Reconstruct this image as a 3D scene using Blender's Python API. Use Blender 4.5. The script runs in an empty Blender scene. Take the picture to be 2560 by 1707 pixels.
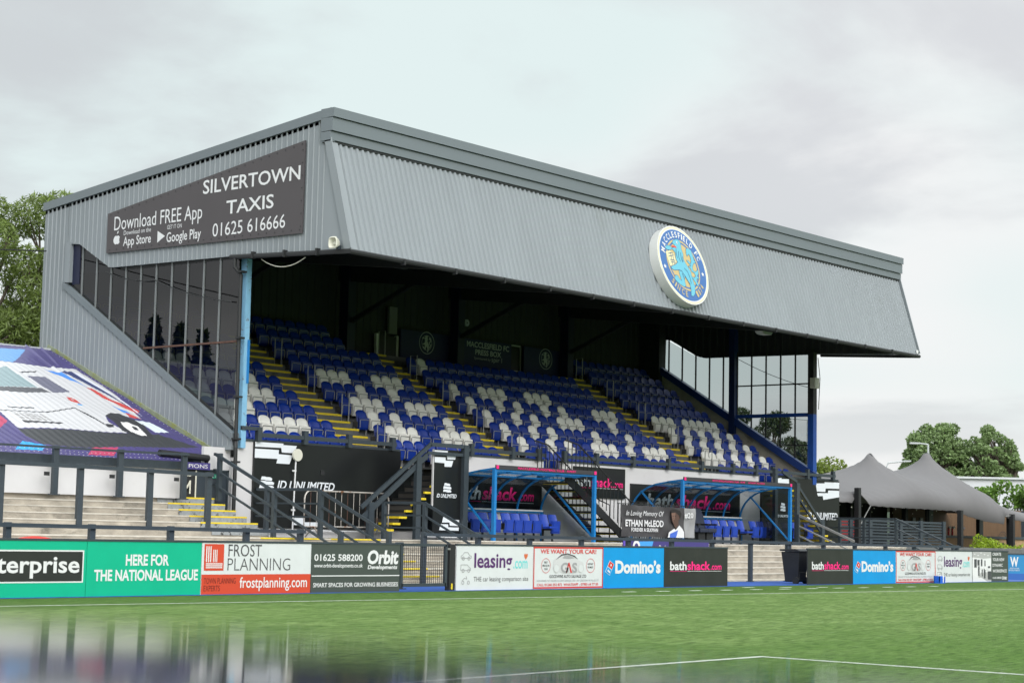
import bpy, bmesh, math, random
from mathutils import Vector
random.seed(7)
SC = bpy.context.scene
COL = SC.collection
rad = math.radians

# ---------------------------------------------------------------- camera
cam = bpy.data.cameras.new('camera')
cam_o = bpy.data.objects.new('camera', cam)
COL.objects.link(cam_o)
CR = Vector((0.6401448, -0.76796795, 0.020973))
CU = Vector((-0.09237615, -0.04984188, 0.99447596))
CF = Vector((0.76268033, 0.63854601, 0.10284794))
CP = Vector((0, 0, 1.27203))
from mathutils import Matrix
cam_o.matrix_world = Matrix(((CR.x, CU.x, -CF.x, CP.x), (CR.y, CU.y, -CF.y, CP.y), (CR.z, CU.z, -CF.z, CP.z), (0, 0, 0, 1)))
cam.sensor_width = 36.0
cam.sensor_fit = 'HORIZONTAL'
cam.lens = 64.5527
cam.clip_start = 0.02
cam.clip_end = 3000
cam.dof.use_dof = True
cam.dof.focus_distance = 47.0
cam.dof.aperture_fstop = 64.55 / 18.0
SC.camera = cam_o

# ---------------------------------------------------------------- sky and sun
SUN_EL, SUN_AZ = 30.0, 205.0          # azimuth of the light source, clockwise from +y
w = bpy.data.worlds.new('World')
SC.world = w
w.use_nodes = True
nt = w.node_tree
for n in list(nt.nodes):
    nt.nodes.remove(n)
def wn(t, **k):
    n = nt.nodes.new(t)
    for a, b in k.items():
        setattr(n, a, b)
    return n
def wm(op, a, b=None, c=None):
    n = wn('ShaderNodeMath', operation=op)
    for i, v in enumerate((a, b, c)):
        if v is None:
            continue
        if isinstance(v, (int, float)):
            n.inputs[i].default_value = v
        else:
            nt.links.new(v, n.inputs[i])
    return n.outputs[0]
def wmix(fac, a, b, bt='MIX'):
    n = wn('ShaderNodeMix', data_type='RGBA', blend_type=bt)
    for sock, v in ((n.inputs[0], fac), (n.inputs[6], a), (n.inputs[7], b)):
        if isinstance(v, (int, float)):
            sock.default_value = v
        elif isinstance(v, tuple):
            sock.default_value = (*v, 1)
        else:
            nt.links.new(v, sock)
    return n.outputs[2]
sky = wn('ShaderNodeTexSky', sky_type='NISHITA')
sky.sun_disc = False
sky.sun_elevation = rad(SUN_EL)
sky.sun_rotation = rad(SUN_AZ)
sky.air_density = 1.0
sky.dust_density = 2.0
tc = wn('ShaderNodeTexCoord')
sx = wn('ShaderNodeSeparateXYZ')
nt.links.new(tc.outputs['Generated'], sx.inputs[0])
zp = wm('ADD', wm('MAXIMUM', sx.outputs[2], 0.0), 0.24)
cu = wm('DIVIDE', sx.outputs[0], zp)
cv = wm('DIVIDE', sx.outputs[1], zp)
cxyz = wn('ShaderNodeCombineXYZ')
nt.links.new(cu, cxyz.inputs[0]); nt.links.new(cv, cxyz.inputs[1])
cxyz.inputs[2].default_value = 3.7
def noise(scale, detail, rough, off, dist=0.0):
    m = wn('ShaderNodeMapping'); nt.links.new(cxyz.outputs[0], m.inputs[0]); m.inputs['Location'].default_value = off
    n = wn('ShaderNodeTexNoise'); nt.links.new(m.outputs[0], n.inputs['Vector'])
    n.inputs['Scale'].default_value = scale; n.inputs['Detail'].default_value = detail
    n.inputs['Roughness'].default_value = rough; n.inputs['Distortion'].default_value = dist
    return n.outputs[0]
def smooth(v, a, b):
    n = wn('ShaderNodeMapRange', interpolation_type='SMOOTHSTEP')
    nt.links.new(v, n.inputs[0]); n.inputs[1].default_value = a; n.inputs[2].default_value = b
    return n.outputs[0]
n1 = smooth(noise(1.6, 8, 0.52, (9.12, 9.52, 0), 0.3), 0.38, 0.54)
n2 = smooth(noise(0.8, 3, 0.5, (5.2, 1.1, 2)), 0.42, 0.62)
n3 = smooth(noise(0.55, 3, 0.5, (9.1, 4.1, 1)), 0.40, 0.60)
grey = wmix(n3, (0.64, 0.675, 0.695), (0.725, 0.74, 0.765))
white = wmix(n2, (0.935, 0.94, 0.94), (0.79, 0.90, 0.895))
cloud = wmix(n1, grey, white)
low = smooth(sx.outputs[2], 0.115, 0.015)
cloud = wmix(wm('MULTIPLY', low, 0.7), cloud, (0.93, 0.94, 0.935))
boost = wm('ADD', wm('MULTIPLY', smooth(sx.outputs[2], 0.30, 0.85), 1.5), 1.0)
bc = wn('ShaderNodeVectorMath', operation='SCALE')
behind = wm('SUBTRACT', 1.0, wm('MULTIPLY', wm('MULTIPLY', smooth(sx.outputs[1], 0.1, -0.5), smooth(sx.outputs[2], 0.26, 0.05)), 0.6))  # low sky behind the camera is darkened to dim the stand interior
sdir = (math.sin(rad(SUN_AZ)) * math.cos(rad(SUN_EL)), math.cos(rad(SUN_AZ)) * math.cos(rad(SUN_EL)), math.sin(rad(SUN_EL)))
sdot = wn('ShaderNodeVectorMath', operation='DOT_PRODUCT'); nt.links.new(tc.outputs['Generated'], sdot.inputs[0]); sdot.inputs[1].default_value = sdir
glow = wm('MULTIPLY', wm('POWER', wm('MAXIMUM', sdot.outputs['Value'], 0.0), 4.0), 3.2)      # added brightening of the unseen sky round the sun, lights the front seats
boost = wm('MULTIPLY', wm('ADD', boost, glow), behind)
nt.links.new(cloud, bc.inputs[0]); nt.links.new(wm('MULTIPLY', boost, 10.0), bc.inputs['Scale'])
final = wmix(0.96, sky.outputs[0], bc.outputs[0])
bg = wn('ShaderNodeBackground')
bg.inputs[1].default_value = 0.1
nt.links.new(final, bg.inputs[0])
wo = wn('ShaderNodeOutputWorld')
nt.links.new(bg.outputs[0], wo.inputs[0])

sun = bpy.data.lights.new('sun', 'SUN')
sun.energy = 1.3
sun.angle = rad(28)
sun.color = (1.0, 0.965, 0.92)
sun_o = bpy.data.objects.new('sun', sun)
COL.objects.link(sun_o)
sd = Vector((math.sin(rad(SUN_AZ)) * math.cos(rad(SUN_EL)), math.cos(rad(SUN_AZ)) * math.cos(rad(SUN_EL)), math.sin(rad(SUN_EL))))
sun_o.rotation_euler = sd.to_track_quat('Z', 'Y').to_euler()
sun_o.location = (0, 0, 60)
SC.view_settings.view_transform = 'Standard'
SC.view_settings.look = 'None'
SC.view_settings.gamma = 1
SC.view_settings.exposure = 0.0

# ---------------------------------------------------------------- materials
MATS = {}
def mat(name, col, rough=0.6, metal=0.0, var=0.0, scale=4.0, bump=0.0, stain=None, spec=0.5, stretch=(1, 1, 1), stain_lim=(0.56, 0.68), bscale=None):
    if name in MATS:
        return MATS[name]
    m = bpy.data.materials.new(name); m.use_nodes = True
    t = m.node_tree; b = t.nodes['Principled BSDF']
    b.inputs['Base Color'].default_value = (*col, 1); b.inputs['Roughness'].default_value = rough
    b.inputs['Metallic'].default_value = metal
    b.inputs['Specular IOR Level'].default_value = spec
    if var or bump or stain:
        c = t.nodes.new('ShaderNodeTexCoord'); mp = t.nodes.new('ShaderNodeMapping')
        g = t.nodes.new('ShaderNodeNewGeometry')
        t.links.new(g.outputs['Position'], mp.inputs[0]); mp.inputs['Scale'].default_value = stretch
        n = t.nodes.new('ShaderNodeTexNoise'); n.inputs['Scale'].default_value = scale; n.inputs['Detail'].default_value = 6
        t.links.new(mp.outputs[0], n.inputs['Vector'])
        r = t.nodes.new('ShaderNodeMapRange'); r.inputs[1].default_value = 0.25; r.inputs[2].default_value = 0.75
        r.inputs[3].default_value = 1 - var; r.inputs[4].default_value = 1 + var
        t.links.new(n.outputs[0], r.inputs[0])
        v = t.nodes.new('ShaderNodeVectorMath'); v.operation = 'SCALE'; v.inputs[0].default_value = col
        t.links.new(r.outputs[0], v.inputs['Scale'])
        out = v.outputs[0]
        if stain:
            n2_ = t.nodes.new('ShaderNodeTexNoise'); n2_.inputs['Scale'].default_value = scale * 0.6; n2_.inputs['Detail'].default_value = 8
            n2_.inputs['Roughness'].default_value = 0.7
            t.links.new(mp.outputs[0], n2_.inputs['Vector'])
            r2 = t.nodes.new('ShaderNodeMapRange'); r2.inputs[1].default_value = stain_lim[0]; r2.inputs[2].default_value = stain_lim[1]
            t.links.new(n2_.outputs[0], r2.inputs[0])
            mx = t.nodes.new('ShaderNodeMix'); mx.data_type = 'RGBA'
            t.links.new(r2.outputs[0], mx.inputs[0]); t.links.new(out, mx.inputs[6]); mx.inputs[7].default_value = (*stain, 1)
            out = mx.outputs[2]
        t.links.new(out, b.inputs['Base Color'])
        if bump:
            n3_ = t.nodes.new('ShaderNodeTexNoise'); n3_.inputs['Scale'].default_value = bscale or scale * 3; n3_.inputs['Detail'].default_value = 5
            t.links.new(mp.outputs[0], n3_.inputs['Vector'])
            bu = t.nodes.new('ShaderNodeBump'); bu.inputs['Strength'].default_value = bump; bu.inputs['Distance'].default_value = 0.02
            t.links.new(n3_.outputs[0], bu.inputs['Height']); t.links.new(bu.outputs[0], b.inputs['Normal'])
    MATS[name] = m
    return m
def leafmat(name, col, var=0.35):
    m = bpy.data.materials.new(name); m.use_nodes = True
    t = m.node_tree; t.nodes.remove(t.nodes['Principled BSDF']); out = t.nodes['Material Output']
    g = t.nodes.new('ShaderNodeNewGeometry')
    r = t.nodes.new('ShaderNodeMapRange'); r.inputs[3].default_value = 1 - var; r.inputs[4].default_value = 1 + var
    t.links.new(g.outputs['Random Per Island'], r.inputs[0])
    v = t.nodes.new('ShaderNodeVectorMath'); v.operation = 'SCALE'; v.inputs[0].default_value = col
    t.links.new(r.outputs[0], v.inputs['Scale'])
    d = t.nodes.new('ShaderNodeBsdfDiffuse'); tr = t.nodes.new('ShaderNodeBsdfTranslucent'); gl = t.nodes.new('ShaderNodeBsdfGlossy')
    gl.inputs['Roughness'].default_value = 0.45; gl.inputs['Color'].default_value = (0.5, 0.5, 0.5, 1)
    t.links.new(v.outputs[0], d.inputs[0]); t.links.new(v.outputs[0], tr.inputs[0])
    mx = t.nodes.new('ShaderNodeMixShader'); mx.inputs[0].default_value = 0.35
    t.links.new(d.outputs[0], mx.inputs[1]); t.links.new(tr.outputs[0], mx.inputs[2])
    m2 = t.nodes.new('ShaderNodeMixShader'); m2.inputs[0].default_value = 0.05
    t.links.new(mx.outputs[0], m2.inputs[1]); t.links.new(gl.outputs[0], m2.inputs[2])
    t.links.new(m2.outputs[0], out.inputs[0])
    MATS[name] = m
    return m
def glassmat(name, tint, ior=1.5, rough=0.0, wob=0.0):
    m = bpy.data.materials.new(name); m.use_nodes = True
    t = m.node_tree; t.nodes.remove(t.nodes['Principled BSDF']); out = t.nodes['Material Output']
    tr = t.nodes.new('ShaderNodeBsdfTransparent'); tr.inputs[0].default_value = (*tint, 1)
    gl = t.nodes.new('ShaderNodeBsdfGlossy'); gl.inputs['Roughness'].default_value = rough
    g0 = t.nodes.new('ShaderNodeNewGeometry'); dt = t.nodes.new('ShaderNodeVectorMath'); dt.operation = 'DOT_PRODUCT'
    t.links.new(g0.outputs['Normal'], dt.inputs[0]); t.links.new(g0.outputs['Incoming'], dt.inputs[1])
    def mth(op, a, b=None):
        n = t.nodes.new('ShaderNodeMath'); n.operation = op
        for i, v in enumerate((a, b)):
            if v is None: continue
            if isinstance(v, (int, float)): n.inputs[i].default_value = v
            else: t.links.new(v, n.inputs[i])
        return n.outputs[0]
    f0 = ((ior - 1) / (ior + 1)) ** 2 * 1.7
    fres = mth('ADD', mth('MULTIPLY', mth('POWER', mth('SUBTRACT', 1.0, mth('ABSOLUTE', dt.outputs['Value'])), 5.0), 1 - f0), f0)
    if wob:
        g = t.nodes.new('ShaderNodeNewGeometry'); n = t.nodes.new('ShaderNodeTexNoise'); n.inputs['Scale'].default_value = 1.1
        t.links.new(g.outputs['Position'], n.inputs['Vector'])
        bu = t.nodes.new('ShaderNodeBump'); bu.inputs['Strength'].default_value = wob; bu.inputs['Distance'].default_value = 0.05
        t.links.new(n.outputs[0], bu.inputs['Height']); t.links.new(bu.outputs[0], gl.inputs['Normal'])
    mx = t.nodes.new('ShaderNodeMixShader')
    t.links.new(fres, mx.inputs[0]); t.links.new(tr.outputs[0], mx.inputs[1]); t.links.new(gl.outputs[0], mx.inputs[2])
    t.links.new(mx.outputs[0], out.inputs[0])
    MATS[name] = m
    return m

# ---------------------------------------------------------------- building helpers
WORLD = {}
def tag(o, label, cat, group=None, kind=None):
    if label: o['label'] = label
    if cat: o['category'] = cat
    if group: o['group'] = group
    if kind: o['kind'] = kind
    return o
def thing(name, label, cat, loc=(0, 0, 0), group=None):
    o = bpy.data.objects.new(name, None); COL.objects.link(o)
    o.location = loc; o.empty_display_size = 0.2
    WORLD[o.name] = Vector(loc)
    return tag(o, label, cat, group)
FONT_CACHE = {}
def glyphs(s, bold, shear, space):
    k = (s, bold, shear, space)
    if k not in FONT_CACHE:
        c = bpy.data.curves.new('lettering', 'FONT'); c.body = s; c.offset = bold; c.shear = shear; c.space_character = space
        c.resolution_u = 3
        o = bpy.data.objects.new('lettering_source', c); COL.objects.link(o)
        bpy.context.view_layer.update()
        me = bpy.data.meshes.new_from_object(o.evaluated_get(bpy.context.evaluated_depsgraph_get()))
        vs = [v.co.copy() for v in me.vertices]; fs = [tuple(p.vertices) for p in me.polygons]
        bpy.data.objects.remove(o); bpy.data.curves.remove(c); bpy.data.meshes.remove(me)
        FONT_CACHE[k] = (vs, fs)
    return FONT_CACHE[k]
class MB:
    def __init__(self):
        self.v = []; self.f = []; self.m = []; self.mats = []
    def mi(self, m):
        if m not in self.mats: self.mats.append(m)
        return self.mats.index(m)
    def add(self, vs, fs, m):
        n = len(self.v); k = self.mi(m)
        self.v.extend(Vector(p) for p in vs)
        for q in fs:
            self.f.append(tuple(i + n for i in q)); self.m.append(k)
        return self
    def box(self, a, b, m):
        x0, y0, z0 = (min(a[i], b[i]) for i in range(3)); x1, y1, z1 = (max(a[i], b[i]) for i in range(3))
        return self.add([(x0, y0, z0), (x1, y0, z0), (x1, y1, z0), (x0, y1, z0), (x0, y0, z1), (x1, y0, z1), (x1, y1, z1), (x0, y1, z1)],
                        [(0, 3, 2, 1), (4, 5, 6, 7), (0, 1, 5, 4), (1, 2, 6, 5), (2, 3, 7, 6), (3, 0, 4, 7)], m)
    def bar(self, p, q, w, h, m, up=(0, 0, 1)):
        p = Vector(p); q = Vector(q); d = (q - p).normalized(); up = Vector(up)
        if abs(d.dot(up)) > 0.98: up = Vector((0, 1, 0))
        s = d.cross(up).normalized() * (w / 2); t = s.cross(d).normalized() * (h / 2)
        vs = [p - s - t, p + s - t, p + s + t, p - s + t, q - s - t, q + s - t, q + s + t, q - s + t]
        return self.add(vs, [(0, 1, 2, 3), (7, 6, 5, 4), (0, 4, 5, 1), (1, 5, 6, 2), (2, 6, 7, 3), (3, 7, 4, 0)], m)
    def tube(self, path, r, m, n=6, closed=False, cap=True):
        path = [Vector(p) for p in path]; L = len(path); vs = []; fs = []
        prev = None
        for i, p in enumerate(path):
            a = path[(i - 1) % L] if (closed or i > 0) else p; b = path[(i + 1) % L] if (closed or i < L - 1) else p
            d = (b - a).normalized()
            u = prev if prev is not None else (Vector((0, 0, 1)) if abs(d.z) < 0.9 else Vector((1, 0, 0)))
            u = (u - d * u.dot(d)).normalized(); prev = u; s = d.cross(u)
            rr = r[i] if isinstance(r, (list, tuple)) else r
            for k in range(n):
                a_ = 2 * math.pi * k / n + math.pi / n
                vs.append(p + (u * math.cos(a_) + s * math.sin(a_)) * rr)
        for i in range(L if closed else L - 1):
            j = (i + 1) % L
            for k in range(n):
                k2 = (k + 1) % n
                fs.append((i * n + k, i * n + k2, j * n + k2, j * n + k))
        if cap and not closed:
            fs.append(tuple(range(n - 1, -1, -1))); fs.append(tuple((L - 1) * n + k for k in range(n)))
        return self.add(vs, fs, m)
    def poly(self, pts, m):
        return self.add(pts, [tuple(range(len(pts)))], m)
    def prism(self, pts, off, m):
        """polygon swept by a vector"""
        off = Vector(off); n = len(pts); a = [Vector(p) for p in pts]; b = [p + off for p in a]
        fs = [tuple(range(n)), tuple(range(2 * n - 1, n - 1, -1))] + [(i, n + i, n + (i + 1) % n, (i + 1) % n) for i in range(n)]
        return self.add(a + b, fs, m)
    def text(self, s, O, U, V, w, h, m, bold=0.0, shear=0.0, space=1.0, keep=False):
        """lettering fitted in the box of width w along U and height h along V from the lower left O"""
        vs, fs = glyphs(s, bold, shear, space)
        O = Vector(O); U = Vector(U); V = Vector(V)
        x0 = min(v.x for v in vs); x1 = max(v.x for v in vs); y0 = min(v.y for v in vs); y1 = max(v.y for v in vs)
        kx = w / (x1 - x0); ky = h / (y1 - y0)
        if keep: kx = ky
        return self.add([O + U * ((v.x - x0) * kx) + V * ((v.y - y0) * ky) for v in vs], fs, m)
    def ring(self, c, U, V, r0, r1, m, n=48, ry=None, a0=0.0, a1=2 * math.pi):
        """flat ring or (r0=0) disc; ry scales along V"""
        c = Vector(c); U = Vector(U); V = Vector(V); e = ry or 1.0
        vs = []; fs = []
        for i in range(n + 1):
            a = a0 + (a1 - a0) * i / n
            vs.append(c + U * math.cos(a) * r0 + V * math.sin(a) * r0 * e); vs.append(c + U * math.cos(a) * r1 + V * math.sin(a) * r1 * e)
        for i in range(n):
            fs.append((2 * i, 2 * i + 1, 2 * i + 3, 2 * i + 2))
        return self.add(vs, fs, m)
    def mesh(self, name, off=Vector((0, 0, 0)), smooth=False):
        me = bpy.data.meshes.new(name)
        me.from_pydata([tuple(p - off) for p in self.v], [], self.f)
        for m in self.mats: me.materials.append(m)
        me.polygons.foreach_set('material_index', self.m)
        if smooth: me.polygons.foreach_set('use_smooth', [True] * len(me.polygons))
        me.update()
        return me
    def build(self, name, parent=None, smooth=False, loc=None, bevel=0.0):
        off = WORLD[parent.name] if parent else Vector(loc or (0, 0, 0))
        o = bpy.data.objects.new(name, self.mesh(name, off, smooth)); COL.objects.link(o)
        if parent: o.parent = parent
        else: o.location = off
        WORLD[o.name] = Vector(off)
        if bevel:
            b = o.modifiers.new('bevel', 'BEVEL'); b.width = bevel; b.segments = 2; b.limit_method = 'ANGLE'
        return o
X = Vector((1, 0, 0)); Y = Vector((0, 1, 0)); Z = Vector((0, 0, 1))
def wtext(mb, s, x0, x1, z0, z1, y, m, **k):
    """lettering on a wall that faces -y"""
    return mb.text(s, (x0, y, z0), X, Z, x1 - x0, z1 - z0, m, **k)
def wpoly(mb, pts, y, m):
    return mb.poly([(p[0], y, p[1]) for p in pts], m)

CLAD = mat('grey_cladding', (0.208, 0.229, 0.246), 0.45, var=0.05, scale=1.2, stain=(0.165, 0.18, 0.18), stain_lim=(0.60, 0.85), stretch=(1, 1, 0.25))
CLAD2 = mat('coping_grey', (0.138, 0.160, 0.175), 0.4, var=0.04, scale=1.0, stretch=(0.3, 1, 1))
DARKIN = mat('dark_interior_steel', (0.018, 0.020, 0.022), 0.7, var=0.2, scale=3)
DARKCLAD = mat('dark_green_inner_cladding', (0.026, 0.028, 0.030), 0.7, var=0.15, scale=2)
NAVY = mat('navy_paint', (0.006, 0.009, 0.035), 0.5)
NAVYB = mat('navy_banner', (0.012, 0.015, 0.075), 0.6)
SLATE = mat('slate_grey_paint', (0.034, 0.045, 0.055), 0.42, var=0.12, scale=9)
BLACK = mat('black_paint', (0.008, 0.009, 0.010), 0.32)
BLACKM = mat('black_matt', (0.012, 0.013, 0.014), 0.6)
BLUE = mat('steel_blue_paint', (0.008, 0.055, 0.27), 0.4, var=0.1, scale=5)
SKYB = mat('rusty_light_blue_paint', (0.19, 0.40, 0.58), 0.55, var=0.08, scale=5, stain=(0.12, 0.06, 0.035), stain_lim=(0.60, 0.66))
DUGB = mat('dugout_blue_paint', (0.010, 0.165, 0.44), 0.35, var=0.06, scale=5)
WHITE = mat('white_paint', (0.565, 0.555, 0.56), 0.6, var=0.04, scale=1.5, bump=0.08, stain=(0.46, 0.445, 0.42), stain_lim=(0.60, 0.85))
WHITEP = mat('white_print', (0.63, 0.63, 0.64), 0.4)
CONC = mat('terrace_concrete', (0.33, 0.295, 0.245), 0.9, var=0.36, scale=2.4, stretch=(0.8, 1, 1.3), bump=0.8, stain=(0.12, 0.11, 0.09), stain_lim=(0.55, 0.70), bscale=14)
CONCT = mat('pale_concrete_edge', (0.50, 0.465, 0.405), 0.9, var=0.2, scale=4, bump=0.4, stain=(0.26, 0.24, 0.20), stain_lim=(0.60, 0.75))
CONCG = mat('deck_grey_concrete', (0.115, 0.118, 0.118), 0.85, var=0.2, scale=3, stain=(0.06, 0.058, 0.052))
CONCW = mat('beige_render_wall', (0.40, 0.37, 0.315), 0.9, var=0.15, scale=3, bump=0.4, stain=(0.26, 0.23, 0.19))
YEL = mat('yellow_nosing_paint', (0.66, 0.50, 0.018), 0.6, var=0.12, scale=8, stain=(0.30, 0.25, 0.12), stain_lim=(0.64, 0.72))
GALV = mat('galvanised_tube', (0.30, 0.30, 0.29), 0.4, metal=0.5)
RUSTG = mat('rusty_galvanised', (0.42, 0.39, 0.36), 0.5, metal=0.3, var=0.1, scale=5, stain=(0.20, 0.09, 0.04), stain_lim=(0.56, 0.62))
RUST = mat('rusty_steel', (0.085, 0.04, 0.028), 0.8, var=0.3, scale=9)
GLASS = glassmat('tinted_glazing', (0.21, 0.235, 0.26), 1.60, 0.0, 0.008)
GLASSR = glassmat('grey_glazing', (0.54, 0.575, 0.575), 1.5, 0.0, 0.01)
CLEAR = glassmat('clear_polycarbonate', (0.50, 0.55, 0.57), 1.40, 0.08, 0.05)
RED = mat('red_print', (0.55, 0.035, 0.03), 0.4)
PINK = mat('pink_print', (0.78, 0.015, 0.19), 0.4)
# ---------------------------------------------------------------- ground
def turf_material():
    m = bpy.data.materials.new('artificial_turf'); m.use_nodes = True; t = m.node_tree; b = t.nodes['Principled BSDF']
    g = t.nodes.new('ShaderNodeNewGeometry')
    def nz(scale, detail, st=(1, 1, 1), rough=0.6, rot=0):
        mp = t.nodes.new('ShaderNodeMapping'); mp.inputs['Scale'].default_value = st; mp.inputs['Rotation'].default_value = (0, 0, rot)
        t.links.new(g.outputs['Position'], mp.inputs[0])
        n = t.nodes.new('ShaderNodeTexNoise'); n.inputs['Scale'].default_value = scale; n.inputs['Detail'].default_value = detail; n.inputs['Roughness'].default_value = rough
        t.links.new(mp.outputs[0], n.inputs['Vector']); return n.outputs[0]
    def mr(v, a, b_, c, d):
        r = t.nodes.new('ShaderNodeMapRange'); t.links.new(v, r.inputs[0])
        for i, q in enumerate((a, b_, c, d)): r.inputs[i + 1].default_value = q
        return r.outputs[0]
    def mixc(f, a, b_):
        x = t.nodes.new('ShaderNodeMix'); x.data_type = 'RGBA'
        t.links.new(f, x.inputs[0])
        for i, q in ((6, a), (7, b_)):
            if isinstance(q, tuple): x.inputs[i].default_value = (*q, 1)
            else: t.links.new(q, x.inputs[i])
        return x.outputs[2]
    sp = t.nodes.new('ShaderNodeSeparateXYZ'); t.links.new(g.outputs['Position'], sp.inputs[0])
    big = nz(0.35, 4, (1, 2.2, 1))
    wy = t.nodes.new('ShaderNodeMath'); wy.operation = 'MULTIPLY_ADD'; t.links.new(big, wy.inputs[0]); wy.inputs[1].default_value = 5.0; t.links.new(sp.outputs[1], wy.inputs[2])
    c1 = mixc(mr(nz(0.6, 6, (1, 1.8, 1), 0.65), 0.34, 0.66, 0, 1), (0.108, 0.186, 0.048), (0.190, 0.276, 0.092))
    # the turf colour is darker outside the touchline and in the nearer strip
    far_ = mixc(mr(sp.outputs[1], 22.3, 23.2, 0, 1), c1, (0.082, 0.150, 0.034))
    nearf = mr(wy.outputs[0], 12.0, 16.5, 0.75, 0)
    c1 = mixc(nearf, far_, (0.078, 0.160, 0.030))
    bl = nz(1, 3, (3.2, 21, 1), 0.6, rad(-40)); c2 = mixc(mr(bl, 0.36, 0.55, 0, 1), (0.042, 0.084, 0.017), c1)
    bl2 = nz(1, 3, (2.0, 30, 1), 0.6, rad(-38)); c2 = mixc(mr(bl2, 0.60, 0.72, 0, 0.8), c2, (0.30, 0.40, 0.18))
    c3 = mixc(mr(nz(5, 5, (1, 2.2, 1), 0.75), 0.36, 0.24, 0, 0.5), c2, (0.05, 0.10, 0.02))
    t.links.new(c3, b.inputs['Base Color']); b.inputs['Roughness'].default_value = 0.8; b.inputs['Specular IOR Level'].default_value = 0.05
    bu = t.nodes.new('ShaderNodeBump'); bu.inputs['Strength'].default_value = 0.9; bu.inputs['Distance'].default_value = 0.05
    t.links.new(nz(34, 6), bu.inputs['Height']); t.links.new(bu.outputs[0], b.inputs['Normal'])
    return m
TURF = turf_material()
g = MB()
# one sheet to the horizon, dropping under the paddock behind the boards
def sheet(x0, y0, x1, y1, z, m, nx=1, ny=1):
    g.add([(x0 + (x1 - x0) * i / nx, y0 + (y1 - y0) * j / ny, z) for j in range(ny + 1) for i in range(nx + 1)],
          [(j * (nx + 1) + i, j * (nx + 1) + i + 1, (j + 1) * (nx + 1) + i + 1, (j + 1) * (nx + 1) + i) for j in range(ny) for i in range(nx)], m)
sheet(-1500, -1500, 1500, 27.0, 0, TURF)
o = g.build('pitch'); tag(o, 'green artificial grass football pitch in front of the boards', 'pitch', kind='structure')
g = MB(); sheet(-1500, 27.0, 1500, 1500, -0.35, mat('back_ground', (0.10, 0.12, 0.07), 0.9, var=0.3, scale=0.2))
o = g.build('ground'); tag(o, 'ground around and behind the stand', 'ground', kind='structure')
LINE = mat('pitch_line_white', (0.50, 0.54, 0.47), 0.8, var=0.2, scale=14, stain=(0.20, 0.29, 0.12), stain_lim=(0.56, 0.64))
def strip(name, p, q, wd, label):
    mb = MB(); p = Vector((*p, 0.004)); q = Vector((*q, 0.004)); d = (q - p).normalized(); s = Vector((-d.y, d.x, 0)) * wd / 2
    mb.poly([p - s, q - s, q + s, p + s], m=LINE)
    o = mb.build(name); tag(o, label, 'pitch line', kind='structure'); return o
strip('touchline', (10, 24.0), (60, 20.85), 0.09, 'white touchline along the boards')
strip('penalty_line', (-20, 10.64), (16.93, 10.64), 0.085, 'white pitch line in the foreground')
strip('penalty_line', (16.972, 10.6825), (17.19, -20), 0.085, 'white pitch line running to the right')
mb = MB()
for i in range(12):
    x = 33.0 + i * 1.28; mb.box((x, 24.22 - 0.02 * i, 0), (x + 0.42, 24.33 - 0.02 * i, 0.004), LINE)
for i in range(3):
    x = 39.4 + i * 1.3; mb.box((x, 25.2 - i * 0.3, 0), (x + 0.45, 25.3 - i * 0.3, 0.004), LINE)
o = mb.build('dashed_line'); tag(o, 'white dashes of the technical area', 'pitch line', kind='structure')
mb = MB(); mb.box((10, 25.93, -0.3), (58.8, 28.4, 0.012), mat('blue_kerb_paint', (0.012, 0.07, 0.30), 0.6, var=0.2, scale=3))
o = mb.build('kerb_strip'); tag(o, 'blue painted strip under the advertising boards', 'kerb', kind='structure')

# terraces: lower flight, concourse, upper flight at the left
mb = MB()
for k in range(7):
    y0 = 33.9 - 0.42 * k; zt = 1.0 - 0.175 * k
    mb.box((8, y0 - 0.42 if k < 6 else y0 - 0.2, -0.36), (63.6, y0 + (0.0 if k else 0.4), zt - 0.03), CONC)
    mb.box((8, y0 - (0.435 if k < 6 else 0.2), zt - 0.03), (63.6, y0 - 0.0 + (0.4 if k == 0 else 0), zt), CONCT)
o = mb.build('terrace_steps'); tag(o, 'worn concrete terrace steps behind the advertising boards', 'terrace', kind='structure')
mb = MB(); mb.box((31.75, 34.3, -0.36), (90, 44, 0.996), CONCG)
o = mb.build('concourse'); tag(o, 'concrete concourse in front of the stand', 'pavement', kind='structure')
mb = MB()
for k in range(6):
    y0 = 34.3 + 0.42 * k; zt = 1.19 + 0.155 * k
    mb.box((8, y0, -0.36), (31.6, y0 + 0.42 if k < 5 else 38.5, zt - 0.03), CONC)
    mb.box((8, y0 - 0.012, zt - 0.03), (31.61, y0 + 0.42 if k < 5 else 38.5, zt), CONCT)
o = mb.build('upper_terrace'); tag(o, 'upper flight of concrete terrace steps at the left', 'terrace', kind='structure')
GREYP = mat('worn_grey_step_paint', (0.24, 0.255, 0.265), 0.8, var=0.2, scale=9, stain=(0.05, 0.05, 0.05), stain_lim=(0.55, 0.62))
mb = MB()
for k in range(6):
    y0 = 34.3 + 0.42 * k; zt = 1.19 + 0.155 * k
    mb.box((29.75, y0 - 0.022, zt - 0.15), (31.62, y0 - 0.014, zt - 0.035), GREYP); mb.box((29.75, y0 - 0.025, zt - 0.035), (31.62, y0 + 0.06, zt + 0.004), YEL)
for k in range(6):
    y0 = 33.9 - 0.42 * (k + 1); zt = 1.0 - 0.175 * k
    for (a, b) in ((30.6, 32.6), (33.0, 34.8)):
        mb.box((a, y0 - 0.028, zt - 0.03), (b, y0 + 0.06, zt + 0.004), YEL)
o = mb.build('step_edging'); tag(o, 'yellow painted nosings of the stairs down to the pitch', 'step edging', kind='structure')

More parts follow.
